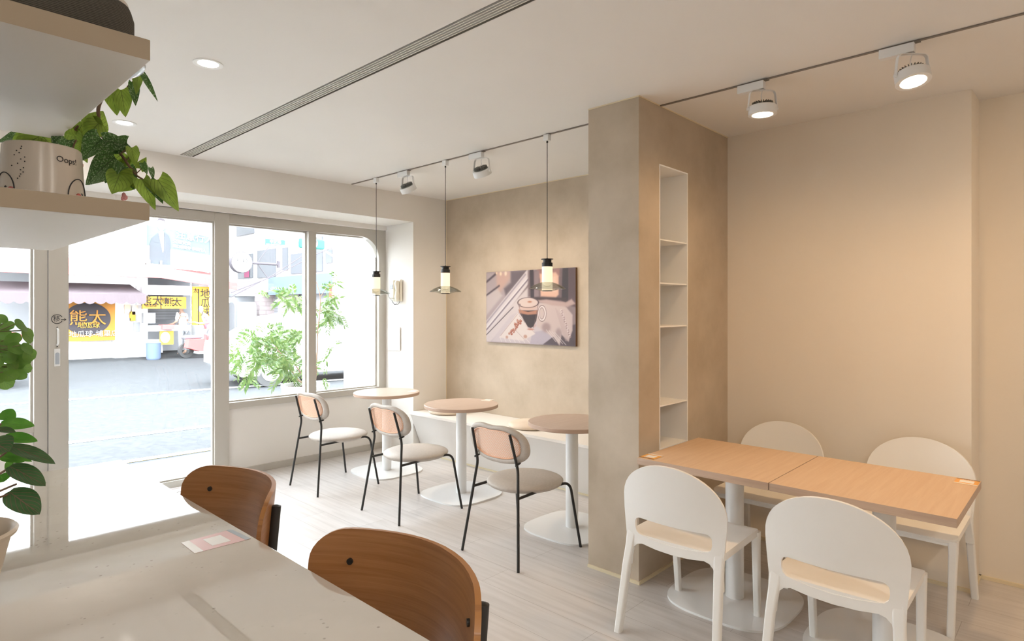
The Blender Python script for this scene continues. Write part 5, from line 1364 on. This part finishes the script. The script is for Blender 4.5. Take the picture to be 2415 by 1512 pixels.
# round shop sign on a bracket
c = atY(568, 619, 9.0); rd_ = 29 * (c - CAM).dot(fwv) / F_PX * .82
t = thing('round_shop_sign', 'round white light box sign on a grey bracket seen through the middle window', 'shop sign', tuple(c))
bm = B(); lathe(bm, [(0, .05), (rd_ * .97, .05), (rd_, .03), (rd_, -.03), (rd_ * .97, -.05), (0, -.05)], 48); xform(bm, Matrix.Rotation(R(90), 4, 'X')); link('light_box', bm, M['out_white'], t)
bm = B(); lathe(bm, [(rd_ * 1.0, .04), (rd_ * 1.05, .04), (rd_ * 1.05, -.045), (rd_ * 1.0, -.045)], 48, close=True); xform(bm, Matrix.Rotation(R(90), 4, 'X')); link('rim', bm, M['hair_dark'], t)
link('lettering', text_bm('極糖', .085, frame_m((0, -.053, .012), (1, 0, 0), (0, 0, 1)), .001), M['sign_ink'], t, smooth=None)
e = atY(660, 624, 9.0) - c
bm = B(); cyl(bm, (rd_, 0, 0), (e.x, 0, e.z), .018, 12); cyl(bm, (e.x - .02, 0, e.z - .05), (e.x - .02, 0, e.z + .05), .03, 12)
for uv_ in ((635, 580), (631, 655)): pp = atY(*uv_, 9.0) - c; tube(bm, [(rd_ + .09, 0, 0), (pp.x, 0, pp.z)], .006, 6)
link('bracket', bm, M['hair_dark'], t)
# overhead wires as one bundle per run
for i, (a, b) in enumerate((((545, 690), (735, 606)), ((545, 700), (735, 590)), ((745, 600), (818, 560)))):
    bm = B(); A_ = atY(*a, 12 + i * .2); B__ = atY(*b, 12 + i * .2); tube(bm, [A_, A_.lerp(B__, .5) + Vector((0, 0, -.05)), B__], .010, 5)
    tag(link('overhead_wire', bm, M['hair_dark']), ('overhead wire crossing the middle window, the lower of two', 'overhead wire crossing the middle window, the higher of two', 'overhead wire crossing the rounded window')[i], 'wire', 'overhead wires')

# cars
def car(loc, rz, lab, L=4.3, Wd=1.72, Hc=1.42, paint='car_paint'):
    t = thing('car', lab, 'car', loc, rz, 'cars in the street')
    prof = [(-.5, .30), (-.5, .62), (-.485, .70), (-.36, .74), (-.24, .97), (-.10, 1.0), (.12, 1.0), (.26, .93), (.38, .72), (.49, .66), (.5, .50), (.5, .30), (.44, .16), (.36, .16), (.33, .30), (.27, .30), (.24, .16), (-.24, .16), (-.27, .30), (-.34, .30), (-.37, .16), (-.45, .16)]
    prof = [(-a, b) for a, b in prof]
    bm = B(); rows = []
    for s, k in ((-1, .0), (-.97, .03), (0, .04), (.97, .03), (1, .0)):
        rows.append([bm.verts.new((a * L, s * Wd / 2 * (1 - .14 * max(0, (b - .62) / .38)), b * Hc + k * (b > .5) * .6)) for a, b in prof])
    n = len(prof)
    for A, Bq in zip(rows, rows[1:]):
        for k in range(n): bm.faces.new((A[k], A[(k+1) % n], Bq[(k+1) % n], Bq[k]))
    bm.faces.new(rows[0]); bm.faces.new(rows[-1][::-1]); bmesh.ops.recalc_face_normals(bm, faces=bm.faces[:]); link('body', bm, M[paint], t, smooth=50)
    for s in (-1, 1):
        bm = B(); w = Wd / 2 * .935
        for q in ([(.33, .745), (.225, .94), (.02, .95), (.02, .745)], [(.0, .745), (.0, .95), (-.11, .95), (-.23, .90), (-.32, .745)]):
            vs = [bm.verts.new((-a * L, s * (w - .02 * (b > .8)), b * Hc)) for a, b in q]; vs2 = [bm.verts.new((-a * L, s * (w + .012 - .05 * (b > .8)), b * Hc)) for a, b in q]
            bm.faces.new(vs); bm.faces.new(vs2[::-1])
            for k in range(4): bm.faces.new((vs[k], vs[(k+1) % 4], vs2[(k+1) % 4], vs2[k]))
        bmesh.ops.recalc_face_normals(bm, faces=bm.faces[:]); link('side_window', bm, M['out_window'], t)
    for a in (-.305, .30):
        for s in (-1, 1):
            bm = B(); cyl(bm, (a * L, s * Wd / 2 * .80, .31), (a * L, s * Wd / 2 * 1.0, .31), .31, 24); w_ = link('wheel', bm, M['rubber'], t)
            bm = B(); cyl(bm, (a * L, s * Wd / 2 * .98, .31), (a * L, s * Wd / 2 * 1.01, .31), .19, 20); link('hubcap', bm, M['out_grey'], w_)
    for s in (-1, 1):
        bm = B(); box(bm, -L / 2 - .01, -L / 2 + .12, s * Wd * .42 - .12, s * Wd * .42 + .12, .62 * Hc, .70 * Hc, .01); link('tail_light', bm, M['tail_red'], t)
    return t
cp_ = atY(548, 800, 12.6)
car((cp_.x + 2.0, 12.9, GZ), R(-6), 'pale car passing behind the feathery tree', Hc=1.5)
car((atY(42, 800, 16.5).x - 2.15, 16.6, GZ), R(176), 'pale car at the far left beyond the round leaved plant', Hc=1.55)
# delivery scooters
def scooter(loc, rz, lab, m):
    t = thing('scooter', lab, 'scooter', loc, rz)
    bm = B()
    for x in (-.62, .62): b2 = B(); lathe(b2, [(.15, -.05), (.24, -.05), (.25, 0), (.24, .05), (.15, .05)], 24, close=True); xform(b2, Matrix.Translation((x, 0, .25)) @ Matrix.Rotation(R(90), 4, 'X')); link('wheel', b2, M['rubber'], t)
    bm = sheet([(-.75, .35), (-.70, .62), (-.15, .62), (-.05, .32), (.30, .30), (.42, .85), (.52, .88), (.55, .45), (.35, .22), (-.35, .22)], .2, lambda a, b: (a, -.12, b), .24); link('body', bm, M[m], t, smooth=None)
    bm = B(); box(bm, -.72, -.12, -.13, .13, .62, .74, .04); link('seat', bm, M['out_dark'], t)
    bm = B(); tube(bm, [(.48, -.3, 1.0), (.46, 0, .98), (.48, .3, 1.0)], .02, 8); tube(bm, [(.46, 0, .98), (.62, 0, .25)], .03, 8); link('handlebar', bm, M['out_dark'], t)
pq = atZ(482, 842, GZ); scooter((pq.x, pq.y, GZ), R(10), 'red scooter parked beside the yellow banner opposite', 'awning_red')

# people outside
def skin_mesh(name, V, E_, rad, m, par):
    me = bpy.data.meshes.new(name); me.from_pydata(V, E_, []); me.update(); o = bpy.data.objects.new(name, me); COL.objects.link(o)
    md = o.modifiers.new('s', 'SKIN')
    lay = me.skin_vertices[0].data if me.skin_vertices else None
    if lay is None:
        bmx = B(); bmx.from_mesh(me); bmx.verts.layers.skin.verify(); bmx.to_mesh(me); bmx.free(); lay = me.skin_vertices[0].data
    for i, r in enumerate(rad): lay[i].radius = (r, r) if not isinstance(r, tuple) else r
    lay[0].use_root = True
    sb = o.modifiers.new('d', 'SUBSURF'); sb.levels = 2; sb.render_levels = 2
    dg = bpy.context.evaluated_depsgraph_get(); dg.update(); me2 = bpy.data.meshes.new_from_object(o.evaluated_get(dg)); bpy.data.objects.remove(o)
    for p in me2.polygons: p.use_smooth = True
    o = bpy.data.objects.new(name, me2); COL.objects.link(o); me2.materials.clear(); me2.materials.append(m); o.parent = par; return o
def person(loc, rz, lab, shirt, trousers, hair, bend=0.0, arm=.35):
    t = thing('person', lab, 'person', loc, rz)
    ln = bend
    def T(x, y, z):   # lean the upper body forward (+x) about the hips
        if z > .92: h = z - .92; return (x + h * math.sin(ln), y, .92 + h * math.cos(ln))
        return (x, y, z)
    V = [T(0, 0, .95), T(0, 0, 1.12), T(0, 0, 1.32), T(0, 0, 1.43), T(0, 0, 1.50), T(.01, 0, 1.60), T(.01, 0, 1.69)]
    E_ = [(0, 1), (1, 2), (2, 3), (3, 4), (4, 5), (5, 6)]; r = [.13, .115, .13, .09, .052, .085, .07]
    for s in (-1, 1):
        n = len(V); V += [T(0, s * .17, 1.40), T(.03, s * .22, 1.16), T(.03 + arm * .6, s * .20, .98 + arm * .25), T(.06 + arm * .75, s * .19, .93 + arm * .4)]
        E_ += [(3, n), (n, n + 1), (n + 1, n + 2), (n + 2, n + 3)]; r += [.058, .045, .034, .030]
        hb = Vector(V[-1]); wd = (Vector(V[-1]) - Vector(V[-2])).normalized()
        for k in range(5):
            off = Vector((0, (k - 2) * .016, 0)); L = (.05, .085, .095, .088, .07)[k] if k else .05
            m_ = len(V); V += [tuple(hb + off + wd * .03), tuple(hb + off * 1.2 + wd * (.03 + L * .6) + Vector((0, 0, -.01))), tuple(hb + off * 1.2 + wd * (.03 + L) + Vector((0, 0, -.025)))]
            E_ += [(n + 3, m_), (m_, m_ + 1), (m_ + 1, m_ + 2)]; r += [.011, .0095, .008]
        n = len(V); V += [(0, s * .095, .86), (.02, s * .10, .50), (0, s * .10, .09), (.13, s * .11, .035)]
        E_ += [(0, n), (n, n + 1), (n + 1, n + 2), (n + 2, n + 3)]; r += [.092, .062, .042, .035]
    skin_mesh('body', V, E_, r, M['skin'], t)
    V = [T(0, 0, .90), T(0, 0, 1.12), T(0, 0, 1.32), T(0, 0, 1.42)]; E_ = [(0, 1), (1, 2), (2, 3)]; r = [.15, .135, .145, .10]
    for s in (-1, 1): n = len(V); V += [T(0, s * .17, 1.40), T(.03, s * .22, 1.20)]; E_ += [(3, n), (n, n + 1)]; r += [.07, .062]
    skin_mesh('shirt', V, E_, r, M[shirt], t)
    V = [(0, 0, .93)]; E_ = []; r = [.14]
    for s in (-1, 1): n = len(V); V += [(0, s * .095, .84), (.02, s * .10, .50), (0, s * .10, .13)]; E_ += [(0, n), (n, n + 1), (n + 1, n + 2)]; r += [.105, .078, .062]
    skin_mesh('trousers', V, E_, r, M[trousers], t)
    bm = B(); lathe(bm, [(0, .115), (.05, .105), (.088, .06), (.095, .01), (.085, -.03), (.07, -.02), (.0, .0)], 24); xform(bm, Matrix.Translation(Vector(T(-.005, 0, 1.655)))); link('hair', bm, M[hair], t)
    bm = B()
    for s in (-1, 1): c = Vector(T(.088, s * .032, 1.655)); b2 = B(); bmesh.ops.create_icosphere(b2, subdivisions=1, radius=.010); xform(b2, Matrix.Translation(c)); join(bm, b2)
    link('eyes', bm, M['out_dark'], t); bm = B(); c = Vector(T(.10, 0, 1.63)); obox(bm, c + Vector((-.02, 0, .02)), c + Vector((.005, 0, -.015)), .018, .02); link('nose', bm, M['skin'], t)
    bm = B(); c = Vector(T(.092, 0, 1.59)); box(bm, c.x - .01, c.x + .002, -.022, .022, c.z - .004, c.z + .004); link('mouth', bm, M['tail_red'], t)
    return t
p = atZ(432, 836, GZ); person((p.x, p.y, GZ), R(115), 'person in a white shirt and pale trousers standing at the food stall', 'out_white', 'out_grey', 'hair_dark', bend=.12)
p = atZ(494, 838, GZ); person((p.x, p.y, GZ), R(190), 'person in a pink shirt leaning over the scooter by the yellow banner', 'pink_cloth', 'out_grey', 'out_mid', bend=.45, arm=.6)
